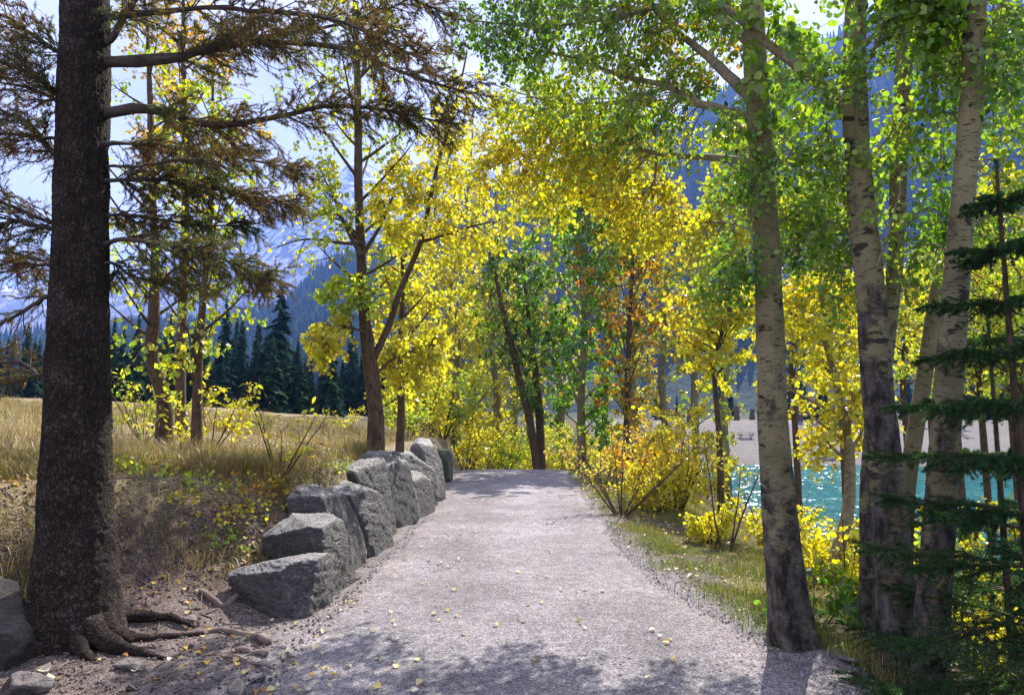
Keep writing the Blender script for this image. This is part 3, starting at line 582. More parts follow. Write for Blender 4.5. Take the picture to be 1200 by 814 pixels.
# --- right hand aspens in the foreground
def ep(u0, v0, Y0, u1, v1, Y1, **k):
    a, b = at(u0, v0, Y0), at(u1, v1, Y1); mid = (a+b)/2+np.array([0, 0, .08])+rng.normal(0, .05, 3)
    d = dict(p=[a, mid, b], r=.010, r1=.003, m2=11, L2=.36, m3=4, L3=.22, q=6, t0=.25, stops=GRN, size=.038, droop=.3, r2=.0035); d.update(k); return d
G1 = [(.06, .15, .02), (.11, .24, .028), (.16, .28, .035), (.34, .42, .045), (.58, .52, .04)]
YELY = [(.66, .46, .02), (.70, .56, .03), (.66, .60, .05), (.52, .54, .05), (.34, .42, .04), (.64, .54, .04)]
P1 = pxs([(931, 748), (917, 640), (906, 500), (903, 400), (899, 300), (893, 200), (886, 100), (882, 0), (879, -120), (875, -330), (880, -700)], [5.05]*8+[5.1, 5.2, 5.3])
L1 = [dict(p=pxs([(886, 120), (859, 95), (832, 70), (805, 49), (770, 20), (740, -20)], [5.05, 5.15, 5.4, 5.7, 6.0, 6.3]), r=.05, r1=.015, m2=26, stops=[GRN[0], GRN[2], (.5, .45, .04), (.6, .3, .03), GRN[1]], t0=.35),
      dict(p=pxs([(888, 140), (840, 128), (810, 119), (783, 103), (729, 93), (670, 72), (629, 63), (580, 43)], [5.05, 5.3, 5.5, 5.7, 6.1, 6.5, 6.8, 7.2]), r=.04, m2=72, L2=.7, m3=5, q=7, stops=G1, size=.042, t0=.2),
      dict(p=pxs([(892, 190), (825, 184), (770, 180), (729, 165), (689, 157), (648, 149), (602, 136), (545, 118)], [5.1, 5.8, 6.5, 7.1, 7.6, 8.0, 8.4, 8.8]), r=.034, m2=90, L2=.85, m3=5, q=7, stops=YELY, size=.05, t0=.3, droop=.45),
      dict(p=pxs([(800, 116), (770, 135), (740, 145), (700, 158), (660, 178)], [5.8, 6.6, 7.2, 7.8, 8.4]), r=.02, m2=44, L2=.6, q=7, stops=YELG),
      dict(p=pxs([(730, 165), (700, 190), (660, 220), (630, 235)], [7.1, 7.8, 8.4, 9.]), r=.014, m2=44, L2=.75, q=8, stops=YELY, size=.05),
      dict(p=pxs([(770, 182), (765, 215), (740, 235), (720, 240)], [6.5, 7.2, 7.8, 8.3]), r=.014, m2=44, L2=.75, q=8, stops=YELY, size=.05, t0=.3),
      dict(p=pxs([(700, 160), (650, 170), (600, 185), (550, 205)], [7.4, 8., 8.5, 9.]), r=.014, m2=60, L2=.8, q=8, stops=YELY, size=.05, t0=.2), dict(p=pxs([(783, 103), (720, 120), (650, 120), (580, 100)], [5.7, 6.6, 7.4, 8.]), r=.016, m2=70, L2=.75, q=8, stops=YELG, size=.047, t0=.2), dict(p=pxs([(830, -10), (720, 20), (620, 30), (530, 25)], [5.5, 6., 6.5, 6.9]), r=.022, m2=76, L2=.7, q=7, stops=GRN, size=.043, t0=.2),
      dict(p=pxs([(884, 60), (840, 15), (780, -15), (690, -25), (610, -10)], [5.1, 5.5, 6., 6.5, 7.]), r=.035, m2=88, L2=.75, q=7, stops=GRN, size=.043, t0=.2, droop=.7),
      dict(p=pxs([(880, -60), (830, -80), (740, -70), (640, -55), (560, -20)], [5.1, 5.4, 5.8, 6.2, 6.6]), r=.035, m2=46, L2=.85, q=6, stops=GRN, size=.043, t0=.25, droop=.9),
      dict(p=pxs([(897, 270), (850, 262), (810, 262), (760, 262)], [5.1, 6., 7., 8.]), r=.015, m2=40, L2=.5, q=7, stops=YEL, t0=.35, droop=.5),
      dict(p=pxs([(895, 215), (885, 190), (868, 172), (850, 150)], [5.1, 6.2, 7.3, 8.4]), r=.03, m2=44, L2=.75, q=7, stops=YELG, size=.048, t0=.35), dict(p=pxs([(885, 90), (905, 70), (925, 60), (940, 55)], [5.1, 6.2, 7.2, 8.2]), r=.03, m2=40, L2=.75, q=7, stops=GRN[1:], size=.046, t0=.35),
      dict(p=pxs([(898, 262), (890, 245), (870, 235), (838, 226)], [5.1, 6.2, 7.3, 8.4]), r=.026, m2=44, L2=.75, q=7, stops=YELG, size=.046, t0=.35),
      ep(896, 210, 5.0, 850, 130, 4.8), ep(898, 240, 5.0, 852, 190, 4.7), ep(897, 220, 5.0, 930, 180, 4.7), ep(899, 290, 5.0, 880, 210, 4.7), ep(900, 310, 5.1, 850, 330, 5.0, stops=GRN[1:4], m2=16), ep(900, 320, 5.1, 830, 350, 5.6, stops=[(.2, .34, .04), (.34, .45, .05), (.5, .5, .05)], m2=24, L2=.4),
      ep(901, 280, 5.2, 960, 240, 5.5, m2=20, stops=GRN[1:]), ep(902, 330, 5.2, 965, 300, 5.6, m2=20, stops=GRN), ep(895, 200, 5.2, 950, 140, 5.8, m2=20, stops=GRN[1:]), ep(905, 350, 5., 885, 290, 4.8, m2=8)]
tree('aspen_tree', 'lone aspen trunk with black scars beside the gravel, casting its shadow on the path', 'tree', sink(P1), [.80*q_ for q_ in wr([62, 50, 42, 39, 37, 35, 34, 32, 29, 22, 8], 5.1)], L1, GRN, nL=5, t0=.86, Lmax=1.8, k=56, n=260, disp=.006, flare=.32, seed=1.3, m2=7, m3=3, q=5, size=.043, tmpl=LEAF_NEAR, base_dark=1.7)
P2 = pxs([(1052, 778), (1047, 660), (1037, 540), (1026, 430), (1019, 330), (1010, 250), (1003, 150), (1001, 50), (1006, -60), (1010, -300), (1000, -600)], 4.45)
L2_ = [dict(p=pxs([(1003, 145), (965, 105), (925, 70), (880, 35), (835, 0), (790, -40)], [4.45, 4.5, 4.6, 4.75, 4.9, 5.1]), r=.045, r1=.02, m2=22, L2=.5, stops=GRN, t0=.2),
       dict(p=pxs([(1004, 60), (1040, 30), (1070, 5), (1100, -20)], [4.4, 4.3, 4.2, 4.1]), r=.02, m2=26, stops=GRN, t0=.2),
       dict(p=pxs([(1010, 255), (985, 243), (955, 236), (925, 230)], [4.5, 5.6, 6.8, 8.0]), r=.028, m2=56, L2=.75, q=7, stops=GRN[1:], size=.044, t0=.35),
       ep(1005, 170, 4.4, 985, 60, 4.1, m2=17, L2=.4), ep(1004, 110, 4.4, 1030, 40, 4.0, m2=17, L2=.4), ep(1003, 140, 4.4, 960, 170, 4.6, m2=16), ep(1010, 240, 4.4, 975, 190, 4.5, m2=18, L2=.34, stops=GRN[1:]), ep(1015, 300, 4.5, 960, 260, 4.9, m2=20, stops=GRN), ep(1018, 320, 4.5, 985, 350, 5., m2=14, stops=GRN),
       ep(1020, 330, 4.4, 1060, 190, 4.2, m2=12), ep(1005, 40, 4.4, 1000, -40, 4.0, m2=14), ep(1012, 200, 4.4, 1070, 150, 4.6, m2=14, stops=GRN[1:])]
tree('aspen_tree', 'twisted aspen with a dark cracked lower trunk in the clump right of the path', 'tree', sink(P2, .3), [.80*q_ for q_ in wr([56, 47, 44, 40, 37, 36, 34, 31, 27, 20, 8], 4.45)], L2_, GRN, nL=5, t0=.88, Lmax=1.5, k=52, n=240, disp=.009, flare=.2, seed=4.1, m2=7, m3=3, q=5, base_dark=3.6)
P3 = pxs([(1023, 755), (1021, 650), (1021, 560), (1029, 470), (1041, 380), (1050, 300), (1053, 200), (1058, 100), (1062, 0), (1070, -200), (1075, -500)], 4.95)
tree('aspen_tree', 'slim aspen trunk half hidden behind the twisted one', 'tree', sink(P3, .3), [.80*q_ for q_ in wr([36, 30, 28, 26, 23, 21, 23, 23, 21, 16, 7], 4.95)],
     [ep(1053, 180, 4.9, 1000, 220, 5.3, m2=18, stops=GRN), ep(1056, 130, 4.9, 1110, 230, 4.7, m2=14), ep(1050, 260, 5., 1110, 250, 4.9, m2=20, stops=GRN[:3]), ep(1058, 80, 5., 1100, 20, 5., m2=20, stops=GRN[1:])], GRN, nL=5, t0=.85, Lmax=1.4, k=44, n=220, disp=.006, flare=.2, seed=7.7, m2=7, m3=3, q=5, base_dark=3.0)
P4 = pxs([(1084, 850), (1092, 740), (1099, 640), (1106, 540), (1113, 430), (1121, 330), (1129, 230), (1138, 120), (1143, 0), (1146, -140), (1140, -500)], 4.05)
tree('aspen_tree', 'straight pale aspen at the right with a smooth grey-green upper trunk', 'tree', sink(P4, .3), [.80*q_ for q_ in wr([54, 44, 41, 39, 37, 35, 31, 30, 29, 25, 9], 4.05)],
     [ep(1140, 60, 4.1, 1195, 40, 4.6, m2=18, stops=GRN[1:], L2=.42), ep(1138, 110, 4.2, 1190, 130, 4.9, m2=16, stops=GRN[1:], L2=.42), ep(1142, 10, 4.2, 1080, 40, 5.0, m2=20, stops=GRN[1:], L2=.42), ep(1130, 210, 4.2, 1185, 200, 4.9, m2=14, stops=G1[2:], L2=.42), ep(1143, 20, 4., 1180, 90, 3.9, m2=20, stops=GRN), ep(1143, 0, 4., 1190, 20, 4., m2=15, stops=GRN), ep(1142, 40, 4., 1100, 90, 4.3, m2=12, stops=GRN), ep(1132, 190, 4.1, 1080, 130, 4.5, m2=4, r=.012), ep(1125, 280, 4.1, 1190, 240, 4.4, m2=16, stops=GRN[1:]), ep(1143, -20, 4., 1090, -20, 4., m2=20, stops=GRN),
      ep(1121, 330, 4.1, 1060, 300, 4.5, m2=10, stops=[(.55, .45, .04), (.3, .36, .04), (.2, .3, .03)])], GRN, nL=5, t0=.88, Lmax=1.4, k=52, n=240, disp=.006, flare=.25, seed=9.2, m2=7, m3=3, q=5, base_dark=2.9)
P5 = pxs([(1052, 690), (1062, 590), (1072, 510), (1085, 430), (1098, 345), (1117, 270), (1137, 195), (1152, 100), (1166, 40), (1190, -60), (1215, -250)], 5.3)
tree('aspen_tree', 'leaning slender aspen crossing behind the straight pale one', 'tree', sink(P5, .5), [.80*q_ for q_ in wr([24, 22, 22, 21, 20, 19, 18, 18, 16, 13, 5], 5.3)],
     [ep(1150, 110, 5.3, 1190, 60, 5.3, m2=18, stops=GRN), ep(1125, 250, 5.3, 1180, 300, 5.6, m2=18, stops=YELG), ep(1160, 70, 5.3, 1200, 150, 5.5, m2=14, stops=GRN)], GRN, nL=4, t0=.9, Lmax=1.1, k=36, n=180, disp=.004, flare=.1, seed=3.4, m2=6, m3=3, q=5, base_dark=1.2)

# --- the big spruce on the left
def needle_tris(P, q, ln, wd, stops, freq, seed, fwd=.55, t0=.0):
    p, tn = along(P, q, t0, .001); n = len(p)
    r = rng.normal(size=(n, 3)); r = unit(r-(r*tn).sum(1, keepdims=True)*tn)
    d = unit(tn*fwd+r); s = unit(np.cross(d, rvec(n)))*wd; l = ln*rng.uniform(.7, 1.15, (n, 1))
    V = np.stack([p-s, p+s, p+d*l], 1).reshape(-1, 3); F = np.arange(n*3).reshape(-1, 3)
    return V, [F], np.repeat(palette(p, stops, freq, .18, seed), 3, 0)
def spruce_limb(root, P, r0, nb=40, Lb=.55, m3=5, L3=.2, q=34, stops=SPR, bare=.45, r1=.006, seed=0., droop=.35, nl=.024, wd=.0024, side=1., t0=.1):
    Sx = spline(np.asarray(P, float), 20); la = Acc(); nd = Acc()
    Sw = Sx+np.r_[np.zeros((1, 3)), np.cumsum(rng.normal(0, .006, (19, 3)), 0)]
    V, F, tb = tubes(Sw[None], (np.linspace(1, 0, 20)**.9*(r0-r1)+r1)[None]*(1+.1*rng.normal(size=(1, 20))), 9); la.add(V, F, tub=tb)
    if nb:
        A, _ = sprout(Sw[None], nb, Lb, t0=t0, fwd=.8, up=.0, droop=droop, S=6, shrink=.35, flat=.5)
        V, F, tb = tubes(A, taper(len(A), 6, .0055, .0018), 4, False); la.add(V, F, tub=tb)
        B, _ = sprout(A, m3, L3, t0=.15, fwd=.9, up=-.02, droop=.15, S=4, flat=.6)
        V, F, tb = tubes(B, taper(len(B), 4, .0024, .0011), 3, False); la.add(V, F, tub=tb)
        live = B[rng.uniform(size=len(B)) > bare]
        tipsA = A[rng.uniform(size=len(A)) > bare][:, 2:]
        for T, qq in ((live, q), (tipsA, q)):
            if len(T): V, F, c = needle_tris(T, qq, nl, wd, stops, 1.6, seed); nd.add(V, F, col=c)
    V, F = la.get(); o = part('limb', V, F, SPRUCE_LIMB, root, **la.kw())
    if nd.n: V, F = nd.get(); sub('needles', V, F, NEEDLE, o, root, smooth=False, col=np.concatenate(nd.C))
SPB = [(.03, .065, .02), (.05, .095, .025), (.10, .14, .035), (.17, .19, .045), (.26, .09, .034), (.20, .075, .03), (.06, .12, .028), (.035, .07, .022)]
PS = pxs([(86, 752), (88, 690), (89, 600), (91, 500), (92, 400), (94, 300), (96, 200), (98, 100), (100, 0), (102, -150), (104, -500), (104, -1200)], [5.0]*9+[5.0, 5.0, 5.0])
root = thing('spruce_tree', 'big old spruce with rough dark bark and spreading roots at the left', 'tree', (PS[0][0], PS[0][1], 0))
V, F, kw = trunk_mesh(sink(PS, .2), [.85*q_ for q_ in wr([122, 102, 88, 80, 74, 69, 66, 64, 61, 56, 44, 14], 5.0)], 130, 620, .016, freq=7, flare=.42, lobes=4, seed=2.2); part('trunk', V, F, SPRUCE_BARK, root, **kw)
LS = [([(128, 72), (200, 68), (245, 55), (290, 50), (400, 58), (470, 85), (548, 110)], [5, 4.9, 4.9, 4.9, 4.8, 4.7, 4.6], .045, 70, .5, .35), ([(240, 58), (300, 40), (370, 28), (430, 12), (500, -20)], [4.9, 5., 5.1, 5.2, 5.3], .022, 46, .45, .5),
      ([(128, 130), (165, 126), (205, 136), (250, 148), (310, 142), (380, 130), (450, 135), (520, 152)], [5, 5, 5, 5, 5., 5., 5., 5.], .045, 80, .5, .35), ([(128, 192), (165, 189), (225, 182)], [5, 4.9, 4.8], .016, 8, .3, .9),
      ([(128, 286), (150, 281), (190, 285), (240, 295), (280, 310), (312, 322)], [5, 4.9, 4.8, 4.8, 4.8, 4.8], .022, 56, .42, .35), ([(130, 48), (150, 15), (180, -25), (210, -60)], [5, 5, 5, 5], .034, 20, .4, .5),
      ([(128, 212), (200, 212), (260, 222), (335, 238)], [5, 5.3, 5.6, 5.9], .02, 80, .45, .3), ([(128, 170), (200, 175), (280, 188), (340, 200)], [5, 5.5, 6, 6.5], .02, 70, .45, .35), ([(128, 250), (180, 255), (240, 262), (300, 262)], [5, 5.5, 5.8, 6.2], .016, 44, .42, .35),
      ([(128, 310), (160, 330), (200, 342), (250, 345)], [5, 5.3, 5.6, 5.8], .014, 30, .4, .4), ([(120, 20), (250, 5), (380, 15), (500, 60)], [5, 4.4, 4.0, 3.8], .03, 60, .5, .4), ([(120, -40), (260, -60), (400, -40), (520, 10)], [5, 5, 5, 5.], .03, 60, .55, .4),
      ([(68, 106), (30, 84), (-40, 60)], [5, 4.9, 4.8], .03, 24, .45, .5), ([(66, 122), (20, 102), (-50, 96)], [5, 5.1, 5.2], .022, 24, .45, .5), ([(62, 172), (30, 140), (-40, 112)], [5, 4.9, 4.8], .036, 26, .45, .6), ([(62, 165), (0, 160), (-60, 165)], [5, 5.1, 5.2], .016, 24, .45, .5),
      ([(60, 262), (0, 236), (-60, 220)], [5, 4.9, 4.8], .022, 30, .45, .6), ([(60, 268), (30, 264), (0, 270), (-50, 290)], [5, 5, 5, 5], .026, 34, .5, .55), ([(55, 350), (20, 374), (-40, 400)], [5, 4.9, 4.8], .022, 10, .35, .8), ([(52, 442), (20, 430), (-40, 434)], [5, 5.2, 5.4], .015, 20, .35, .8),
      ([(60, 310), (20, 318), (-40, 335)], [5, 5.4, 5.8], .015, 40, .5, .45), ([(64, 60), (10, 20), (-50, 0)], [5, 5, 5], .03, 40, .5, .45)]
for i, (pp, yy, r0, nb, Lb, bare) in enumerate(LS):
    W_ = pxs(pp, yy); ax = np.array([np.interp(W_[0, 2]-.05, PS[:, 2], PS[:, 0]), 5.0, W_[0, 2]-.03]); W_ = np.vstack([ax[None], W_])
    spruce_limb(root, W_, r0, int(nb*1.35), Lb, 8, .2, 64, SPB, bare*.85, seed=i*1.7, droop=.15, wd=.0022, t0=.27 if i < 12 else .2)
def root_piece(pp, Y, r0, r1, name='root'):
    P = []
    for (u, v), y_ in zip(pp, Y):
        p = at(u, v, y_); p[2] = gz(p[0], p[1])+.012; P.append(p)
    A = spline(np.array(P), 30); A[:, 2] += .012*np.sin(np.linspace(0, 9, 30)); 
    return A, np.linspace(r0, r1, 30)*(1+.12*np.sin(np.linspace(0, 23, 30)))
def yd(v, z=0.): return (1.6-z)*800/(v-490)
for pp, hh, r0, r1 in [([(112, 672, 4.98), (136, 700, 4.9), (156, 714, 5.02), (190, 718, 5.1), (240, 711, 5.2)], (.16, .05, .0, -.01, -.015), .12, .022), ([(106, 700, 4.85), (128, 722, 4.78), (160, 733, 4.75), (194, 747, 4.72)], (.12, .03, .0, -.015), .12, .018), ([(92, 712, 4.8), (98, 738, 4.68), (112, 756, 4.55)], (.10, .01, -.03), .10, .03), ([(122, 690, 5.1), (160, 706, 5.3), (200, 712, 5.4), (228, 716, 5.35)], (.10, .01, .0, -.01), .09, .018)]:
    P = []
    for (u, v, y_), h_ in zip(pp, hh):
        p = at(u, v, y_); p[2] = gz(p[0], p[1])+h_+.022; P.append(p)
    A = spline(np.array(P), 36); rr = .8*(np.linspace(1, 0, 36)**1.3*(r0-r1)+r1)
    V, F, tb = tubes(A[None], (rr*(1+.1*np.sin(np.linspace(0, 19, 36))))[None], 18); part('root', V+.009*fbm(V*18, 3)[:, None], F, SPRUCE_BARK, root, tub=tb, col=np.zeros_like(V))
for pp, r0, r1, lab in [([(234, 709), (262, 712), (292, 698)], .022, .03, 'knobbly broken branch lying between the spruce roots and the low boulder'), ([(246, 732), (285, 733), (316, 744)], .016, .03, 'curved dead branch half sunk in the dirt'), ([(278, 752), (296, 754), (313, 757)], .022, .02, 'short thick piece of dark dead wood on the dirt'), ([(262, 763), (290, 765), (322, 773)], .012, .012, 'thin dry stick just above the three stones'), ([(205, 655), (225, 664), (243, 668)], .008, .006, 'thin twig on the dirt slope below the bank')]:
    A, rr = root_piece(pp, [yd(v) for _, v in pp], r0, r1)
    V, F, tb = tubes(A[None], rr[None], 12); V = V+.006*fbm(V*25, 3)[:, None]
    o = mk('dead_branch', V, F, ROOT, tub=tb, col=np.zeros_like(V), loc=A[15]); tag(o, lab, 'dead wood')

# --- young spruce close on the right
def young_spruce(label, base, Ht, Lbot, nw, seed, lean=(0, 0)):
    root = thing('young_spruce', label, 'tree', base); b = np.asarray(base, float)
    path = np.array([b+np.array([lean[0]*s, lean[1]*s, Ht*s]) for s in np.linspace(0, 1, 6)])
    V, F, kw = trunk_mesh(path, np.linspace(.035, .006, 6), 14, 60, .002, flare=.2, seed=seed); part('trunk', V, F, STEM, root, **kw)
    V, F, c = needle_tris(path[None, -2:], 300, .024, .0022, SPRD, 2., seed, .8); V2, F2, c2 = needle_tris(path[None], 5200, .03, .0022, SPRD, 2., seed, .6, .02); tp = (np.concatenate([V, V2]), [np.concatenate([F[0], F2[0]+len(V)])], np.concatenate([c, c2]))
    for w in range(nw):
        t = .03+.90*(w/(nw-1)); z0 = b+np.array([lean[0]*t, lean[1]*t, Ht*t]); Lw = Lbot*(1-t)**.75+.08
        for j in range(6):
            az = j*2*PI/6+w*.9+rng.normal(0, .25)+seed; Ln = Lw*rng.uniform(.7, 1.15)
            d = np.array([math.cos(az), math.sin(az), 0]); s = np.linspace(0, 1, 8)[:, None]
            P = z0+Ln*s*d+np.array([0, 0, 1.])*Ln*(.10*s-.22*s**2+.12*s**4)+rng.normal(0, .006, (8, 3))*s
            la = Acc(); V, F, tb = tubes(P[None], np.linspace(.008, .002, 8)[None], 5); la.add(V, F, tub=tb)
            ns = max(4, int(Ln*34)); tt = np.repeat(np.linspace(.12, .95, ns), 2)[None]
            x_ = tt*7; i_ = np.minimum(x_.astype(int), 6); f_ = (x_-i_)[..., None]; bs = (P[i_]*(1-f_)+P[i_+1]*f_)[0]
            tn = unit(P[i_+1]-P[i_])[0]; sd = unit(np.cross(tn, np.array([0, 0, 1.])))*np.where(np.arange(len(bs)) % 2, 1, -1)[:, None]
            dd = unit(tn*.75+sd*rng.uniform(.4, 1., (len(bs), 1))+rng.normal(0, .15, bs.shape)+np.array([0, 0, 1.])*rng.uniform(-.45, .3, (len(bs), 1))); l_ = (.42*Ln*(1-.75*tt[0])+.03)*rng.uniform(.6, 1.1, len(bs))
            ss = np.linspace(0, 1, 4); A = bs[:, None, :]+l_[:, None, None]*(ss[None, :, None]*dd[:, None, :]+np.array([0, 0, -.15])*(ss**2)[None, :, None])
            V, F, tb = tubes(A, taper(len(A), 4, .003, .0012), 3, False); la.add(V, F, tub=tb)
            V, F = la.get(); o = part('bough', V, F, STEM, root, **la.kw())
            nd = Acc(); V, F, c = needle_tris(A, 150, .021, .0022, SPRD, 2., seed); nd.add(V, F, col=c)
            V, F, c = needle_tris(P[None], int(330*Ln+40), .022, .0022, SPRD, 2., seed, t0=.1); nd.add(V, F, col=c)
            V, F = nd.get(); sub('needles', V, F, NEEDLE, o, root, smooth=False, col=np.concatenate(nd.C))
    V, F, c = tp; part('leader', V, F, NEEDLE, root, smooth=False, col=c)
young_spruce('young dark green spruce with flat boughs reaching in front of the aspen clump', (2.62, 3.55, -.35), 3.35, 1.0, 12, .4, (.02, .05))
young_spruce('small dark spruce at the right edge below the aspens', (3.45, 4.9, -1.0), 3.4, 1.1, 8, 2.1)

# --- middle distance deciduous trees
def gp(u, Y, dz=0.):
    xw = (u-600)/800*Y; return np.array([xw, Y, gz(xw, Y)+dz])
def upright(u, Y, tops, n=None):
    """trunk path from the ground at column u through picture points"""
    return np.vstack([gp(u, Y, -.1)[None], pxs(tops, Y)])
# forked tree over the boulders
PF = pxs([(442, 534), (440, 480), (433, 420), (426, 360), (423, 290), (420, 220), (420, 150), (418, 60), (415, -40)], 11.2)
PF[0] = gp(442, 11.2, -.1)
LF = [dict(p=pxs([(436, 425), (455, 380), (472, 330), (492, 280), (503, 230), (512, 190), (530, 130), (545, 60)], [11.2, 11.2, 11.1, 11, 11, 11, 11, 11]), r=.062, r1=.015, m2=90, L2=1., m3=4, q=6, stops=YEL, size=.075, t0=.35, tmpl=LEAF_FAR),
      dict(p=pxs([(424, 300), (405, 265), (388, 225), (372, 190)], 11), r=.045, m2=22, L2=.7, q=5, stops=YELG, size=.075, tmpl=LEAF_FAR, t0=.3), dict(p=pxs([(424, 285), (395, 285), (360, 280), (320, 292)], 11), r=.035, m2=10, L2=.9, m3=3, q=1, stops=YEL, size=.07, tmpl=LEAF_FAR),
      dict(p=pxs([(424, 280), (405, 262), (370, 245), (330, 230)], 11.3), r=.03, m2=14, L2=.8, m3=3, q=1, stops=YEL, size=.07, tmpl=LEAF_FAR), dict(p=pxs([(424, 300), (450, 255), (465, 215), (480, 180)], 11), r=.03, m2=40, L2=.8, q=6, stops=YEL, size=.075, tmpl=LEAF_FAR),
      dict(p=pxs([(430, 390), (410, 385), (392, 380), (380, 390)], 10.8), r=.02, m2=26, L2=.7, q=8, stops=YEL, size=.08, tmpl=LEAF_FAR, t0=.2, droop=.5), dict(p=pxs([(428, 375), (410, 345), (398, 325)], 10.9), r=.02, m2=22, L2=.6, q=8, stops=YELG, size=.075, tmpl=LEAF_FAR),
      dict(p=pxs([(490, 285), (520, 275), (560, 262), (600, 255)], [11, 11, 11.3, 11.6]), r=.035, m2=34, L2=.9, q=6, stops=YEL, size=.075, tmpl=LEAF_FAR), dict(p=pxs([(440, 440), (460, 420), (490, 405), (515, 400)], [11.2, 11.5, 11.8, 12]), r=.025, m2=50, L2=.8, q=8, stops=YEL, size=.075, tmpl=LEAF_FAR)]
tree('forked_tree', 'brown-barked tree forking into two stems just behind the boulders', 'tree', PF, wr([22, 18, 17, 12, 11, 10, 9, 7, 4], 11.2), LF, YELG, nL=22, t0=.35, Lmax=1.3, m2=8, L2=.7, m3=3, q=5, size=.075, k=28, n=150, disp=.008, flare=.2, seed=5, mat=STEM, base_dark=2., limb_mat=STEM)
tree('slender_tree', 'thin straight stem with yellow leaves just right of the forked tree', 'tree', upright(469, 12.6, [(470, 480), (470, 400), (472, 330), (470, 260)]), wr([11, 9, 7, 5, 3], 12.6), [], YEL, nL=16, t0=.25, Lmax=.9, m2=7, L2=.5, m3=3, q=6, size=.075, seed=8, mat=STEM, limb_mat=STEM)
# two stems left, behind the spruce
tree('leaning_tree', 'thick reddish-brown trunk behind the spruce, leaning left, leaves thin and yellow', 'tree', upright(196, 10.6, [(192, 470), (178, 420), (180, 370), (182, 300), (178, 220), (176, 120), (172, 20)]), wr([22, 16, 14, 12, 9, 8, 6, 3], 10.6), [], YELG, nL=20, t0=.22, Lmax=1.3, m2=6, L2=.7, m3=3, q=3, size=.08, k=20, n=80, disp=.012, seed=2, mat=STEM, limb_mat=STEM)
tree('slender_tree', 'narrow brown stem with yellow leaf sprays between the leaning trunk and the sapling', 'tree', upright(235, 10.2, [(231, 460), (234, 400), (240, 330), (246, 260), (248, 180), (250, 80)]), wr([14, 10, 9, 7, 6, 4, 2], 10.2), [], YELG, nL=22, t0=.2, Lmax=1.1, m2=6, L2=.55, m3=3, q=4, size=.085, k=16, n=60, disp=.005, seed=3, mat=STEM, limb_mat=STEM)
tree('yellow_tree', 'gold-leaved tree seen through the top of the spruce limbs', 'tree', upright(215, 14.5, [(212, 420), (216, 300), (218, 180), (215, 80), (215, -20)]), wr([12, 11, 10, 8, 6, 3], 14.5), [], [(.66, .42, .02), (.72, .54, .03), (.6, .3, .02)], nL=22, t0=.5, Lmax=1.9, m2=9, L2=.8, m3=4, q=5, size=.08, seed=6, mat=STEM, limb_mat=STEM)
# central stand beyond the crest
BACK = 'yellow aspens beyond the crest of the path'
tree('green_tree', 'tall green aspen standing where the path disappears over the crest', 'tree', upright(682, 26, [(681, 480), (684, 400), (686, 330), (688, 270), (690, 225)]), wr([12, 9, 7, 5, 3, 1.5], 26), [], [(.09, .26, .025), (.14, .33, .03), (.20, .40, .035), (.36, .48, .05), (.15, .33, .03)], nL=50, t0=.12, Lmax=3.6, m2=11, L2=1.35, m3=4, q=8, size=.13, seed=11, el=.95, mat=ASPEN, k=14, lw=.05)
tree('green_tree', 'dark green tree leaning left at the crest, first of a crossing pair', 'tree', upright(631, 27, [(622, 500), (608, 441), (596, 390), (585, 345), (576, 290)]), wr([9, 9, 8, 7, 5, 3], 27), [], DGRN, nL=22, t0=.22, Lmax=1.8, m2=9, L2=.9, m3=4, q=7, size=.10, seed=12, mat=STEM, limb_mat=STEM)
tree('green_tree', 'upright reddish-stemmed green tree, second of the crossing pair at the crest', 'tree', upright(635, 27.4, [(631, 471), (624, 410), (618, 358), (612, 300)]), wr([10, 9, 7, 5, 3], 27.4), [], DGRN, nL=20, t0=.25, Lmax=1.7, m2=9, L2=.9, m3=4, q=7, size=.10, seed=13, mat=STEM, limb_mat=STEM)
tree('orange_tree', 'orange-leaved tree with thin stems just right of the green one', 'tree', upright(733, 25, [(735, 470), (737, 400), (741, 320), (746, 260)]), wr([8, 7, 6, 4, 2], 25), [], ORG, nL=34, t0=.12, Lmax=2.6, m2=9, L2=1.1, m3=4, q=7, size=.12, seed=14, el=.95, mat=STEM, limb_mat=STEM, freq=1.0)
tree('orange_tree', 'olive and amber tree at the right rear of the orange one', 'tree', upright(785, 31, [(776, 450), (780, 370), (786, 290), (790, 235)]), wr([9, 8, 6, 4, 2], 28), [], [(.12, .2, .03), (.3, .32, .04), (.6, .44, .04), (.6, .28, .03), (.2, .26, .03)], nL=30, t0=.12, Lmax=2.2, m2=9, L2=.9, m3=4, q=7, size=.10, seed=15, el=.9)
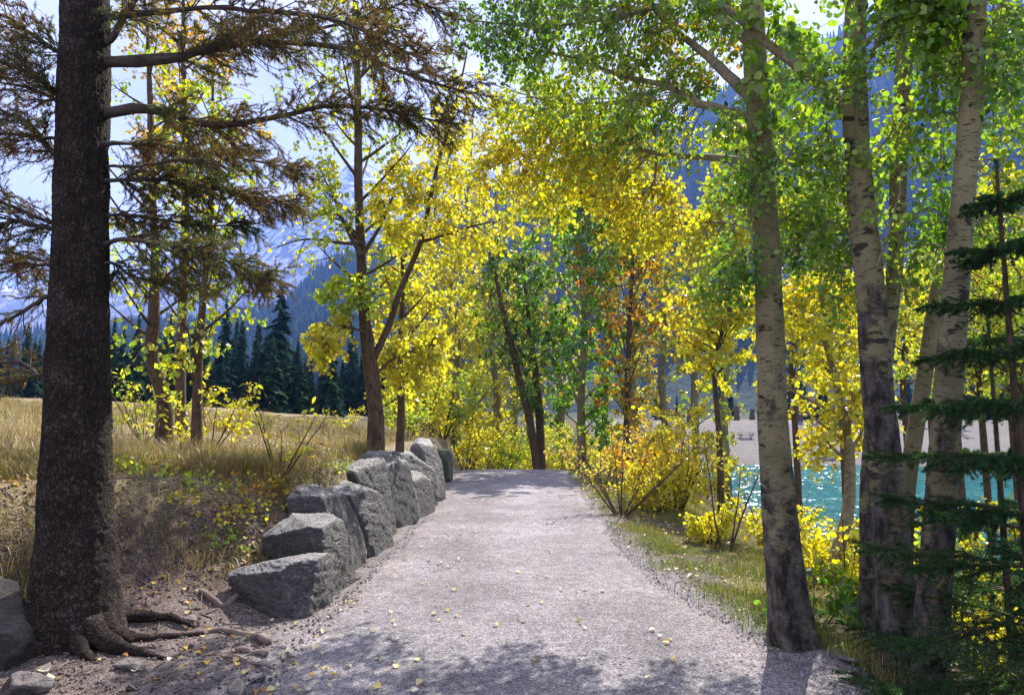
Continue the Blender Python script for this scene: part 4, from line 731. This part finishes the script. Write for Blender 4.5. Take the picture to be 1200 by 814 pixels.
backs = [(528, 31, 150, 2.3, YEL[1:5], 'tall narrow yellow aspen just past the far end of the boulders'), (585, 37, 215, 2.0, YELG, 'lime-topped aspen close behind the crossing pair'), (508, 27, 165, 2.2, YEL, 'bright yellow aspen at the left end of the stand past the rock row'), (532, 29, 300, 1.8, YEL[1:5], 'bright lemon aspen directly behind the mossy end block'), (556, 34, 150, 2.6, YEL, 'tall full yellow aspen over the middle of the path end'), (580, 33, 320, 2.0, YEL, 'short rounded yellow aspen left of the crossing pair'), (606, 38, 200, 2.2, YEL, 'yellow aspen behind the crossing green pair'),
         (655, 40, 230, 2.4, YEL, 'yellow aspen showing between the crossing pair and the tall green one'), (708, 38, 220, 2.3, YELG, 'yellow-green aspen behind the tall green one'), (742, 40, 215, 2.4, YEL, 'amber aspen behind the orange tree'), (815, 30, 250, 2.3, YELG, 'olive-yellow aspen left of the lakeside gap'), (850, 34, 290, 2.2, [(.3, .36, .04), (.55, .5, .05), (.15, .24, .03), (.62, .5, .05)], 'green-gold aspen behind the lone scarred trunk'), (478, 22, 330, 1.5, YEL, 'low yellow tree behind the pointed boulder'), (620, 40, 380, 2.6, YEL, 'broad low yellow tree filling the gap at the path end'), (560, 42, 390, 2.6, YEL[1:5], 'low lemon tree far down the path at its left')]
for u, Y_, vt, Lm, st, lab in backs:
    tree('yellow_aspen', lab, 'tree', upright(u, Y_, [(u+rng.uniform(-4, 4), 470), (u+rng.uniform(-6, 6), 400), (u+rng.uniform(-10, 10), (400+vt)/2), (u+rng.uniform(-10, 10), vt)]), wr([9, 8, 6, 4, 2], Y_), [], st, nL=28, t0=.08, Lmax=Lm, m2=7, L2=Lm*.5, m3=4, q=6, size=.12, seed=rng.uniform(0, 50), el=.8, group=BACK, lw=.04)
# right slope towards the lake
tree('yellow_tree', 'crooked pale-stemmed yellow tree between the lone aspen and the clump, above the lake', 'tree', np.vstack([gp(968, 7.4, -.1)[None], pxs([(981, 650), (994, 597), (996, 540), (990, 490), (978, 440), (965, 380), (960, 320)], 7.4)]), wr([19, 15, 13, 11, 9, 7, 5, 2], 7.4), [], YEL, nL=20, t0=.42, Lmax=.75, m2=8, L2=.4, m3=4, q=6, size=.055, tmpl=LEAF_NEAR, seed=16, mat=LIMB, k=14)
slope = [(840, 14, 360, 1.6, YEL, .10, 'yellow tree on the bank left of the lone scarred aspen'), (1120, 11.5, 250, 1.5, YELG, .07, 'yellow-green tree behind the straight pale aspen'), (1185, 12.5, 220, 1.7, YEL, .07, 'gold tree at the right edge behind the young spruce'), (1060, 15, 330, 1.5, YEL, .08, 'yellow tree by the water seen between the clump trunks'), (930, 16, 330, 1.6, YEL, .08, 'yellow tree by the water just right of the lone aspen'),
         (1150, 9, 330, 1.3, YEL, .055, 'yellow tree close behind the leaning slender aspen'), (1090, 19, 300, 2.0, YELG, .08, 'lime tree low by the water behind the straight pale aspen'), (985, 21, 340, 1.8, YEL, .085, 'gold tree at the waterline behind the crooked pale stem'), (1200, 8, 300, 1.2, YELG, .05, 'lime tree at the right edge close behind the small spruce')]
for u, Y_, vt, Lm, st, sz, lab in slope:
    g_ = gp(u, Y_, -.1)
    tree('lakeside_tree', lab, 'tree', np.vstack([g_[None], pxs([(u+3, (at(0, 0, 1)[0]*0)+520), (u-3, 430), (u+5, (430+vt)/2), (u, vt)], Y_)]), wr([9, 7, 5, 4, 2], Y_), [], st, nL=24, t0=.35 if Y_ < 14 else .4, Lmax=Lm*.8, m2=7, L2=.55, m3=4, q=5, size=sz, seed=rng.uniform(0, 50), mat=STEM, limb_mat=STEM)

# --- shrubs and saplings
def shrub(name, label, base, h, nst, spread, stops, size, q=6, m2=6, m3=3, group=None, bare=0., tmpl=LEAF_NEAR, r=.012, L2=.28, cat='shrub', mat=STEM, jit=.25):
    base = np.asarray(base, float); root = thing(name, label, cat, tuple(base), group); acc = Acc(); lf = Acc(); st = []
    for i in range(nst):
        az = i*2.4+rng.uniform(0, 1); c = limb_curve(base+np.array([math.cos(az)*.04, math.sin(az)*.04, -.05]), az, 1.45-spread*rng.uniform(.3, 1.1), h*rng.uniform(.6, 1.08), .05, 8, .12); st.append(c)
    st = np.array(st); V, F, tb = tubes(st, taper(nst, 8, r, r*.25), 6, False); acc.add(V, F, tub=tb)
    aspen_foliage(acc, st, m2, L2*max(h, .6), m3, L2*.55*max(h, .6), q, size, stops, lf, .15, 1.5, jit, rng.uniform(0, 50), r*.35, t0=.22, tmpl=tmpl, spread=size*.5, hang=.3, up=.25)
    V, F = acc.get(); part('stems', V, F, mat, root, **acc.kw()); V, F = lf.get(); part('crown', V, F, LEAF, root, smooth=False, col=np.concatenate(lf.C)); return root
def px_base(u, v):
    """walk the sight line to the ground"""
    for Y_ in np.arange(3.6, 60, .04):
        p = at(u, v, Y_)
        if p[2] <= gz(p[0], p[1]): p[2] = gz(p[0], p[1]); return p
    return p
shrub('sapling', 'sapling with few yellow leaves and a bare top on the bank behind the humped boulder', px_base(329, 556), 1.05, 5, .5, PALEY[:2]+YEL[2:], .075, 2, 5, 3, tmpl=LEAF_LONG, r=.012, L2=.3)
shrub('leafy_shrub', 'yellow leafy shrub at the foot of the narrow brown stem', px_base(247, 528), 1.35, 8, .85, YEL[1:], .085, 4, 6, 3, tmpl=LEAF_LONG)
shrub('leafy_shrub', 'yellow-green shrub in front of the leaning trunk', px_base(168, 516), 1.6, 9, .6, YELG, .08, 3, 6, 3, tmpl=LEAF_LONG)
shrub('leafy_shrub', 'thin half-bare bush beside the right flank of the spruce trunk', px_base(205, 515), 1.3, 9, .7, PALEY, .07, 1, 5, 3, tmpl=LEAF_LONG)
shrub('leafy_shrub', 'yellow bush in the meadow left of the forked tree', px_base(408, 505), 1.3, 8, .7, YEL, .08, 4, 6, 3, tmpl=LEAF_LONG)
shrub('leafy_shrub', 'leafy bush behind the tall leaning slab and the forked trunk', px_base(478, 515), 1.5, 9, .7, YELG, .08, 5, 7, 3, tmpl=LEAF_LONG)
shrub('bare_shrub', 'open twiggy shrub with pale yellow leaves on the right verge', px_base(728, 604), 1.75, 9, .75, PALEY, .06, 3, 8, 3, tmpl=LEAF_LONG, r=.016)
shrub('bare_shrub', 'second twiggy pale shrub further along the right verge', px_base(705, 575), 1.5, 8, .75, PALEY, .065, 3, 7, 3, tmpl=LEAF_LONG, r=.014)
shrub('yellow_bush', 'bright yellow bush with upright stems at the lake gap', px_base(795, 600), 1.9, 11, .45, YEL[:3], .06, 6, 9, 4, r=.014)
shrub('orange_bush', 'orange-leaved bush left of the bright yellow one', px_base(765, 590), 1.6, 10, .6, [(.62, .28, .02), (.66, .4, .03), (.6, .2, .02), (.5, .36, .05)], .06, 4, 7, 3, r=.014)
SLP = 'yellow bushes on the slope down to the lake'
for (x_, y_, h_, st, sz, lab) in [(3.5, 9.2, .95, YEL, .05, 'low gold bush on the slope under the bare dark sapling'), (2.7, 9.4, .65, YEL[1:], .045, 'golden bush at the lip of the bank left of the lone aspen'), (4.6, 10.4, .9, YEL, .065, 'yellow bush on the slope nearest the glinting water'), (3.6, 7.6, 1.1, YEL[:3], .055, 'gold bush just behind the lone aspen trunk'), (4.1, 8.4, 1.3, YELG, .06, 'lime bush right behind the crooked pale stem'),
                              (4.6, 7.2, 1.2, YELG, .055, 'yellow-green bush between the clump and the water'), (5.2, 8.6, 1.3, YEL, .06, 'yellow bush lower on the slope behind the clump'), (4.4, 5.7, 1.2, YEL[1:], .05, 'yellow bush behind the young spruce, close to the right edge'), (5.4, 6.6, 1.5, YELG, .055, 'broad lime bush behind the two spruces at the right'), (6.3, 7.8, 1.6, YEL, .06, 'far yellow bush near the water at the right edge'),
                              (3.3, 6.4, .6, YELG, .05, 'low leafy plant right of the foot of the lone aspen'), (3.9, 4.9, 1.0, YEL, .045, 'small gold bush in the bottom right corner'), (4.9, 9.0, 1.8, YEL[1:], .055, 'tall airy yellow bush in front of the water right of the crooked stem'), (6.0, 10.2, 2.1, YELG, .06, 'tall lime bush at the waterline behind the clump'), (5.2, 7.5, 1.9, YEL, .05, 'tall gold bush filling the gap right of the clump'), (6.8, 9.0, 2.4, YELG, .06, 'tall yellow-green bush by the water at the far right'), (3.9, 6.2, 1.3, YEL, .045, 'gold bush directly behind the straight pale aspen'),
                              (2.6, 12.5, 1.1, YEL, .07, 'pale gold bush along the far part of the right verge')]:
    shrub('slope_bush', lab, (x_, y_, gz(x_, y_)), h_, 10, .75, st, sz, 6, 8, 3, group=SLP)
UND = 'yellow undergrowth beyond the crest of the path'
for u, Y_, h_, st in [(492, 21, 2.2, YEL), (520, 23, 2.4, YELG), (545, 25, 2.6, YEL), (568, 27, 2.8, YEL), (590, 28, 2.6, YELG), (612, 33, 3.2, YEL), (650, 31, 3., YEL), (668, 34, 3.4, YELG), (700, 31, 2.8, YELG), (715, 29, 2.4, YEL), (748, 29, 2.8, ORG), (782, 26, 2.6, YEL), (820, 26, 2.8, YEL), (530, 33, 3.4, YEL), (600, 36, 3.6, YEL), (640, 36, 3.6, YELG)]:
    p = gp(u, Y_); shrub('undergrowth_bush', 'one of the yellow bushes massed under the aspens past the end of the path', p, h_, 10, .6, st, .11, 6, 7, 4, group=UND, tmpl=LEAF_FAR, r=.02, L2=.3)
shrub('bare_sapling', 'dark bare sapling standing against the water left of the lone aspen', (2.75, 9., gz(2.75, 9.)), 1.5, 3, .3, YEL, .05, 0 or 1, 5, 2, r=.016, mat=TWIG, L2=.35)
shrub('ivy_shoots', 'dark green leafy shoots at the right foot of the lone aspen', px_base(955, 735), .45, 7, .8, DGRN[:3], .06, 4, 4, 2, r=.006)
# low plants on the bank
LOW = 'low yellowing plants on the dirt bank'
for (u, v, h_, st, lab) in [(182, 560, .32, YELG, 'low yellow-green plant on the bank beside the spruce'), (238, 575, .35, YELG, 'feathery lime plant at the top of the dirt bank'), (262, 612, .32, MIX[1:], 'yellow and orange low plant in the middle of the bank'), (285, 580, .3, ORG, 'reddish low plant above the flat-topped boulder'), (305, 600, .28, MIX, 'mixed green and orange plant against the boulders'), (255, 635, .2, GRN, 'small fresh green plant beside the dark hollow'), (330, 580, .4, MIX[1:], 'amber plant behind the humped boulder'),
                     (388, 553, .35, YELG, 'bright lime tuft behind the big square block'), (150, 555, .4, YELG, 'pale weed against the right side of the spruce trunk'), (205, 590, .25, MIX, 'scrappy plant among litter on the bank face'), (340, 545, .35, ORG, 'rusty low plant beneath the sapling'), (300, 545, .35, YEL, 'yellow low plant left of the sapling')]:
    shrub('low_plant', lab, px_base(u, v), h_*.75, 5, .9, st, .036, 3, 4, 2, r=.004, L2=.3, cat='plant', group=LOW)

# ------------------------------------------------------------------ grass and litter (uncountable)
def blades(xx, yy, h, w, cols, lean=.35):
    n = len(xx); b = np.stack([xx, yy, H(xx, yy)-.01], -1); az = rng.uniform(0, 2*PI, n); d = np.stack([np.cos(az), np.sin(az), 0*az], -1); s = np.stack([-np.sin(az), np.cos(az), 0*az], -1)*w[:, None]
    ln = (rng.uniform(.1, 1., n)*lean)[:, None]; hh = h[:, None]; up = np.array([0, 0, 1.])
    m = b+d*hh*ln*.35+up*hh*.55; t = b+d*hh*ln*1.1+up*hh*(1-.3*ln)
    V = np.stack([b-s, b+s, m-s*.7, m+s*.7, t], 1).reshape(-1, 3); i = np.arange(n)[:, None]*5
    return V, [np.concatenate([i+0, i+1, i+3, i+2], 1), np.concatenate([i+2, i+3, i+4], 1)], np.repeat(cols, 5, 0)
def grass(name, label, xr, yr, n, dens, hr, w, stops, lean=.5, power=1.5):
    yy = yr[0]+(yr[1]-yr[0])*rng.uniform(0, 1, n)**power; xx = xr[0]+(xr[1]-xr[0])*rng.uniform(0, 1, n)
    if name != 'dry_grass': pass
    k = dens(xx, yy) > rng.uniform(0, 1, n); xx, yy = xx[k], yy[k]; n = len(xx)
    cl = .55+.9*np.clip(n2(xx, yy, 1.7, 3), -.6, .8)
    h = rng.uniform(hr[0], hr[1], n)*cl; p3 = np.stack([xx, yy, 0*xx], -1)
    V, F, c = blades(xx, yy, h, np.full(n, w)*(1+np.clip(yy-8, 0, 20)*.06), palette(p3, stops, 1.1, .25), lean)
    o = mk(name, V, F, GRASS, smooth=False, col=c); tag(o, label, 'grass', kind='stuff')
def bankf(x, y): return sstep(((y-5.3)+.9*(-x-2.2))/np.clip(3.9-(-x-2.2), 1.8, 3.9))
STRAW = [(.34, .25, .11), (.46, .36, .18), (.52, .42, .22), (.30, .26, .10), (.24, .24, .07)]
grass('dry_grass', 'dry straw-coloured meadow grass behind the boulders', (-22, -2.2), (5.6, 34), 150000, lambda x, y: np.clip((bankf(x, y)-.42)*3., 0, 1)*np.clip(.6+1.1*n2(x, y, .8, 3), .03, 1)*np.clip((-x-2.2)/.8, 0, 1)*(np.abs(x/y) < 1.1), (.16, .58), .0032, STRAW+[(.2, .15, .07)], .9)
grass('bank_grass', 'sparse drying grass on the dirt bank', (-5.5, -2.1), (5., 11), 62000, lambda x, y: np.clip((bankf(x, y)-.08)*2.2, 0, 1)*np.clip(.5+1.6*n2(x, y, 1.3, 3, 4.), 0, 1), (.10, .40), .0028, STRAW[1:]+[(.2, .22, .05), (.4, .3, .1), (.26, .17, .09)], 1.2, 1.2)
def vd(x, y): return np.clip((x-right_edge(y)+.10)/.55, 0, 1)*np.clip(.42+1.2*n2(x, y, 1.5, 3, 8.), 0.02, 1)
grass('verge_grass', 'short green and yellow grass on the right verge', (1.3, 5.2), (4.9, 24), 170000, vd, (.06, .24), .0026, [(.20, .28, .05), (.28, .34, .06), (.12, .22, .035), (.22, .29, .05), (.42, .33, .12), (.36, .30, .10)], .8, 1.4)
grass('slope_grass', 'rough drying grass on the slope between verge and lake', (2.6, 11), (5.5, 24), 60000, lambda x, y: np.clip(.7+1.0*n2(x, y, 1.1, 3, 6.), .1, 1), (.12, .42), .003, [(.24, .26, .05), (.38, .34, .09), (.44, .36, .13), (.16, .2, .04), (.34, .24, .08)], 1., 1.3)
TUFT = 'grass tufts at the feet of the aspen clump'
for u, v, lab in [(1020, 742, 'pale green grass tuft at the left foot of the aspen clump'), (1046, 800, 'long bladed grass tuft at the bottom edge before the straight aspen'), (1012, 775, 'small grass tuft on the gravel edge by the clump'), (880, 700, 'bright green grass tuft on the verge left of the lone aspen')]:
    p = px_base(u, v); n = 140; xx = p[0]+rng.normal(0, .07, n); yy = p[1]+rng.normal(0, .07, n)
    V, F, c = blades(xx, yy, rng.uniform(.1, .30, n), np.full(n, .0026), palette(np.stack([xx, yy, 0*xx], -1), [(.2, .26, .05), (.34, .36, .08), (.42, .36, .13)], 3.), 1.3)
    o = mk('grass_tuft', V, F, GRASS, smooth=False, col=c, loc=p); tag(o, lab, 'grass', TUFT)
def flat_leaves(xx, yy, size, cols, tmpl=LEAF_NEAR, tilt=.35):
    n = len(xx); nn = unit(np.array([0, 0, 1.])+rng.normal(0, tilt, (n, 3))); d = unit(np.cross(nn, rvec(n))); s = np.cross(d, nn)
    V, F = instance(tmpl[0]*np.array([1, 1, 2.2]), tmpl[1], np.stack([xx, yy, H(xx, yy)+.014], -1), s, d, nn, size)
    return V, F, np.repeat(cols, len(tmpl[0]), 0)
LIT = [(.5, .3, .04), (.62, .5, .12), (.42, .16, .03), (.2, .11, .05), (.6, .46, .06), (.3, .2, .10)]
for name, lab, xr, yr, n, dens in [('bank_litter', 'yellow, red and brown fallen leaves and debris on the dirt bank', (-6, -1.9), (5.2, 13), 18000, lambda x, y: np.clip(.25+.9*n2(x, y, 1.2, 3, 2.), .06, 1)*np.clip(bankf(x, y)*3+.08, 0, 1)), ('verge_litter', 'fallen leaves caught in the grass of the right verge', (1.3, 4.2), (4.6, 16), 4500, lambda x, y: np.clip(.3+.9*n2(x, y, 1.5, 3, 3.), .04, 1)*np.clip((x-right_edge(y)+.05)/.4, 0, 1))]:
    yy = rng.uniform(*yr, n); xx = rng.uniform(*xr, n); k = dens(xx, yy) > rng.uniform(0, 1, n); xx, yy = xx[k], yy[k]
    V, F, c = flat_leaves(xx, yy, rng.uniform(.025, .055, len(xx)), palette(np.stack([xx, yy, 0*xx], -1), LIT, 2., .35))
    o = mk(name, V, F, LITTER, smooth=False, col=c); tag(o, lab, 'leaf litter', kind='stuff')
# bits of twig and bark on the dirt: uncountable
nt = 2600; yy = 4.0+6.5*rng.uniform(0, 1, nt)**1.3; xx = rng.uniform(-5.2, -1.75, nt); az = rng.uniform(0, 2*PI, nt); ln = rng.uniform(.02, .16, nt)*rng.uniform(.4, 1, nt)
Pt = np.stack([xx, yy], -1)[:, None, :]+np.stack([np.cos(az), np.sin(az)], -1)[:, None, :]*ln[:, None, None]*np.array([-.5, 0, .5])[None, :, None]+rng.normal(0, .004, (nt, 3, 2))
Pt = np.concatenate([Pt, (H(Pt[..., 0].ravel(), Pt[..., 1].ravel()).reshape(nt, 3)+.008)[..., None]], -1)
V, F, tb = tubes(Pt, np.repeat(rng.uniform(.0015, .006, (nt, 1)), 3, 1), 5); o = mk('twig_litter', V, F, ROOT, tub=tb, col=np.zeros_like(V)); tag(o, 'broken twigs and bark scraps strewn on the brown dirt', 'twig litter', kind='stuff')
# single leaves lying on the path and the dirt
protos = []
for i, c in enumerate([(.62, .50, .16), (.66, .56, .28), (.60, .40, .05), (.62, .58, .42), (.42, .2, .06)]):
    Vt = LEAF_NEAR[0]*np.array([1, 1, 1.6+.5*i]); me = mk('fallen_leaf', Vt-np.array([0, .5, 0]), LEAF_NEAR[1], LITTER, smooth=False, col=np.tile(c, (8, 1))); protos.append(me)
def drop(k, x_, y_, s, label, group):
    o = protos[k].copy(); scene.collection.objects.link(o)
    onp = left_edge(np.array([y_]))[0]+.15 < x_ < right_edge(np.array([y_]))[0]-.1
    o.location = (x_, y_, (float(H(np.array([x_]), np.array([y_]), False)[0])+.030) if onp else gz(x_, y_)+.016); o.scale = (s, s, s); o.rotation_euler = (rng.normal(0, .22), rng.normal(0, .22), rng.uniform(0, 6.28)); tag(o, label, 'leaf', group)
for i in range(95):
    v = rng.uniform(575, 810); Y_ = yd(v); 
    if rng.uniform() < .6: x_ = left_edge(np.array([Y_]))[0]+abs(rng.normal(0, .9))+.1
    else: x_ = rng.uniform(-1.3, 1.3)
    if x_ > right_edge(np.array([Y_]))[0]: continue
    drop(int(rng.choice([0, 1, 1, 2, 3])), x_, Y_, rng.uniform(.03, .052), 'small pale yellow leaf lying on the grey gravel of the path', 'fallen leaves on the gravel path')
for i in range(70):
    Y_ = rng.uniform(4.0, 6.4); x_ = rng.uniform(-2.7, -1.35)
    drop(int(rng.choice([0, 1, 2, 3, 4])), x_, Y_, rng.uniform(.028, .05), 'small dry leaf lying on the brown dirt between spruce and boulders', 'fallen leaves on the dirt')
for u, v, k, s, lab in [(74, 781, 3, .085, 'cream coloured leaf on the dirt under the rock ledge, the upper of two'), (87, 790, 3, .09, 'cream coloured leaf on the dirt under the rock ledge, the lower of two')]:
    Y_ = yd(v); drop(k, (u-600)/800*Y_, Y_, s, lab, None)
for o in protos: bpy.data.objects.remove(o)

# ------------------------------------------------------------------ far things: dark spruces, far shore, picnic tables
def far_spruce_mesh(seed, full):
    r = np.random.default_rng(seed); V = []; F = []; n = 0; pts = []
    for l in range(26):
        t = l/25; z0 = .06+.93*t; rad = (.21*(1-t)**.85+.01)*full
        for j in range(int(13-6*t)):
            a = r.uniform(0, 2*PI); Ln = rad*r.uniform(.55, 1.2); w = Ln*r.uniform(.18, .32)+.003
            for kx in range(2):
                a2 = a+r.normal(0, .18); d = np.array([math.cos(a2), math.sin(a2), 0]); s = np.array([-d[1], d[0], 0])
                z1 = z0+r.normal(0, .008)-kx*.012; tip = d*Ln+np.array([0, 0, z1-Ln*.45]); m_ = d*Ln*.55+np.array([0, 0, z1-Ln*.12])
                V += [np.array([0, 0, z1+.012]), m_+s*w+np.array([0, 0, -.012]), tip, m_-s*w+np.array([0, 0, -.012])]; F += [(n, n+1, n+2), (n, n+2, n+3)]; n += 4; pts += [z1]*4
    return np.array(V), np.array(F)
sp_pro = []
for i in range(4):
    V, F = far_spruce_mesh(40+i, [1, .85, 1.15, .7][i]); c = np.tile([(.022, .05, .028), (.018, .042, .026), (.03, .065, .03), (.02, .045, .022)][i], (len(V), 1))*rng.uniform(.6, 1.4, (len(V)//4, 1)).repeat(4, 0)
    rt = thing('dark_spruce', 'x', 'tree'); mk('crown', V, [F], FAR_NEEDLE, parent=rt, smooth=False, col=c)
    tV, tF, tb = tubes(np.array([[[0, 0, -.03], [0, 0, .5], [0, 0, .95]]]), np.array([[.012, .008, .002]]), 5); mk('trunk', tV, tF, TWIG, parent=rt, tub=tb, col=np.zeros_like(tV)); sp_pro.append(rt)
def dup(rt, loc, s, rz, label, group):
    r = rt.copy(); scene.collection.objects.link(r); r.location = loc; w_ = s*rng.uniform(.75, 1.3); r.scale = (w_, w_, s); r.rotation_euler = (0, 0, rz); tag(r, label, 'tree', group)
    for ch in rt.children: c = ch.copy(); scene.collection.objects.link(c); c.parent = r
def put_spruce(u, vt, Y_, label, group, kk):
    p = gp(u, Y_); h = at(u, vt, Y_)[2]-p[2]; dup(sp_pro[kk], tuple(p), h, rng.uniform(0, 6), label, group)
GF = 'dark spruces behind the meadow'
put_spruce(325, 326, 62, 'tallest pointed dark spruce on the skyline left of the forked tree', GF, 0)
put_spruce(262, 346, 66, 'pointed dark spruce second in height, left of the tallest one', GF, 1)
put_spruce(388, 408, 55, 'blue-green spruce just left of the forked trunk', GF, 2)
put_spruce(318, 392, 52, 'paler young spruce in front of the tallest dark spruce', GF, 2)
for i in range(110):
    u = -70+600*(i+rng.uniform())/110; Y_ = rng.uniform(50, 92); vt = rng.uniform(352, 425)+(22 if u > 340 else 0)+(14 if u < 130 else 0)
    put_spruce(u, vt, Y_, 'dark spruce in the dense row behind the meadow', GF, int(rng.integers(0, 4)))
for i in range(34):
    u = rng.uniform(760, 1250); Y_ = rng.uniform(112, 150); put_spruce(u, rng.uniform(415, 465), Y_, 'dark spruce behind the beach across the lake', 'dark spruces across the lake', int(rng.integers(0, 4)))
for o in sp_pro:
    for ch in list(o.children): bpy.data.objects.remove(ch)
    bpy.data.objects.remove(o)
def box(c, s, rx=0.):
    c = np.asarray(c, float); s = np.asarray(s, float)/2
    V = np.array([[x_, y_, z_] for x_ in (-1, 1) for y_ in (-1, 1) for z_ in (-1, 1)], float)*s
    if rx: ca, sa = math.cos(rx), math.sin(rx); V = V @ np.array([[1, 0, 0], [0, ca, sa], [0, -sa, ca]])
    return V+c, [np.array([[0, 1, 3, 2], [4, 6, 7, 5], [0, 4, 5, 1], [2, 3, 7, 6], [0, 2, 6, 4], [1, 5, 7, 3]])]
def picnic(u, Y_, rz, label):
    p = gp(u, Y_); root = thing('picnic_table', label, 'picnic table', tuple(p), 'picnic tables across the lake'); root.rotation_euler = (0, 0, rz)
    a = Acc()
    for q in range(5): a.add(*box((0, -.3+.15*q, .745), (1.9, .135, .04)))
    V, F = a.get(); mk('tabletop', V, F, WOOD, parent=root, smooth=False)
    for s in (-1, 1):
        a = Acc(); a.add(*box((0, s*.68-.07, .45), (1.9, .13, .04))); a.add(*box((0, s*.68+.07, .45), (1.9, .13, .04))); V, F = a.get(); mk('bench', V, F, WOOD, parent=root, smooth=False)
        a = Acc(); a.add(*box((s*.7, .26, .36), (.045, .1, .84), -.5)); a.add(*box((s*.7, -.26, .36), (.045, .1, .84), .5)); a.add(*box((s*.74, 0, .40), (.04, 1.45, .09))); V, F = a.get(); mk('leg', V, F, WOOD, parent=root, smooth=False)
picnic(969, 74, .15, 'nearer picnic table right of the lone aspen, close to the far shore'); picnic(966, 86, -.1, 'picnic table behind the nearer one, further up the beach'); picnic(872, 86, .1, 'picnic table on the beach just left of the lone aspen trunk'); picnic(836, 78, .8, 'picnic table at the left end of the beach, seen end on')
for u, Y_, h_, lab in [(807, 96, 2.6, 'grey stump-like post at the left rear of the beach'), (862, 104, 2.4, 'dark post behind the left picnic table'), (880, 108, 2., 'dark post just left of the lone aspen at the rear of the beach'), (935, 100, 4., 'thin bare tree trunk at the rear of the beach')]:
    p = gp(u, Y_, -.2); V, F, kw = trunk_mesh(np.array([p, p+np.array([0, 0, h_*.5]), p+np.array([.1, 0, h_])]), [.5, .38, .3], 12, 20, .04, flare=.1, seed=u); o = mk('tree_stump', V, F, STEM, loc=p, **kw); tag(o, lab, 'stump')
SHT = 'yellow trees at the back of the far beach'
for u, Y_, vt, st, lab in [(905, 104, 440, YEL, 'small yellow tree at the back of the far beach'), (1010, 100, 430, YEL, 'yellow tree behind the picnic tables across the lake'), (1100, 96, 420, YELG, 'lime tree on the far shore behind the clump')]:
    tree('far_aspen', lab, 'tree', upright(u, Y_, [(u, 480), (u, 460), (u, vt)]), wr([3, 2.5, 2, 1], Y_), [], st, nL=16, t0=.2, Lmax=2.6, m2=6, L2=1.3, m3=3, q=4, size=.4, seed=u, group=SHT)
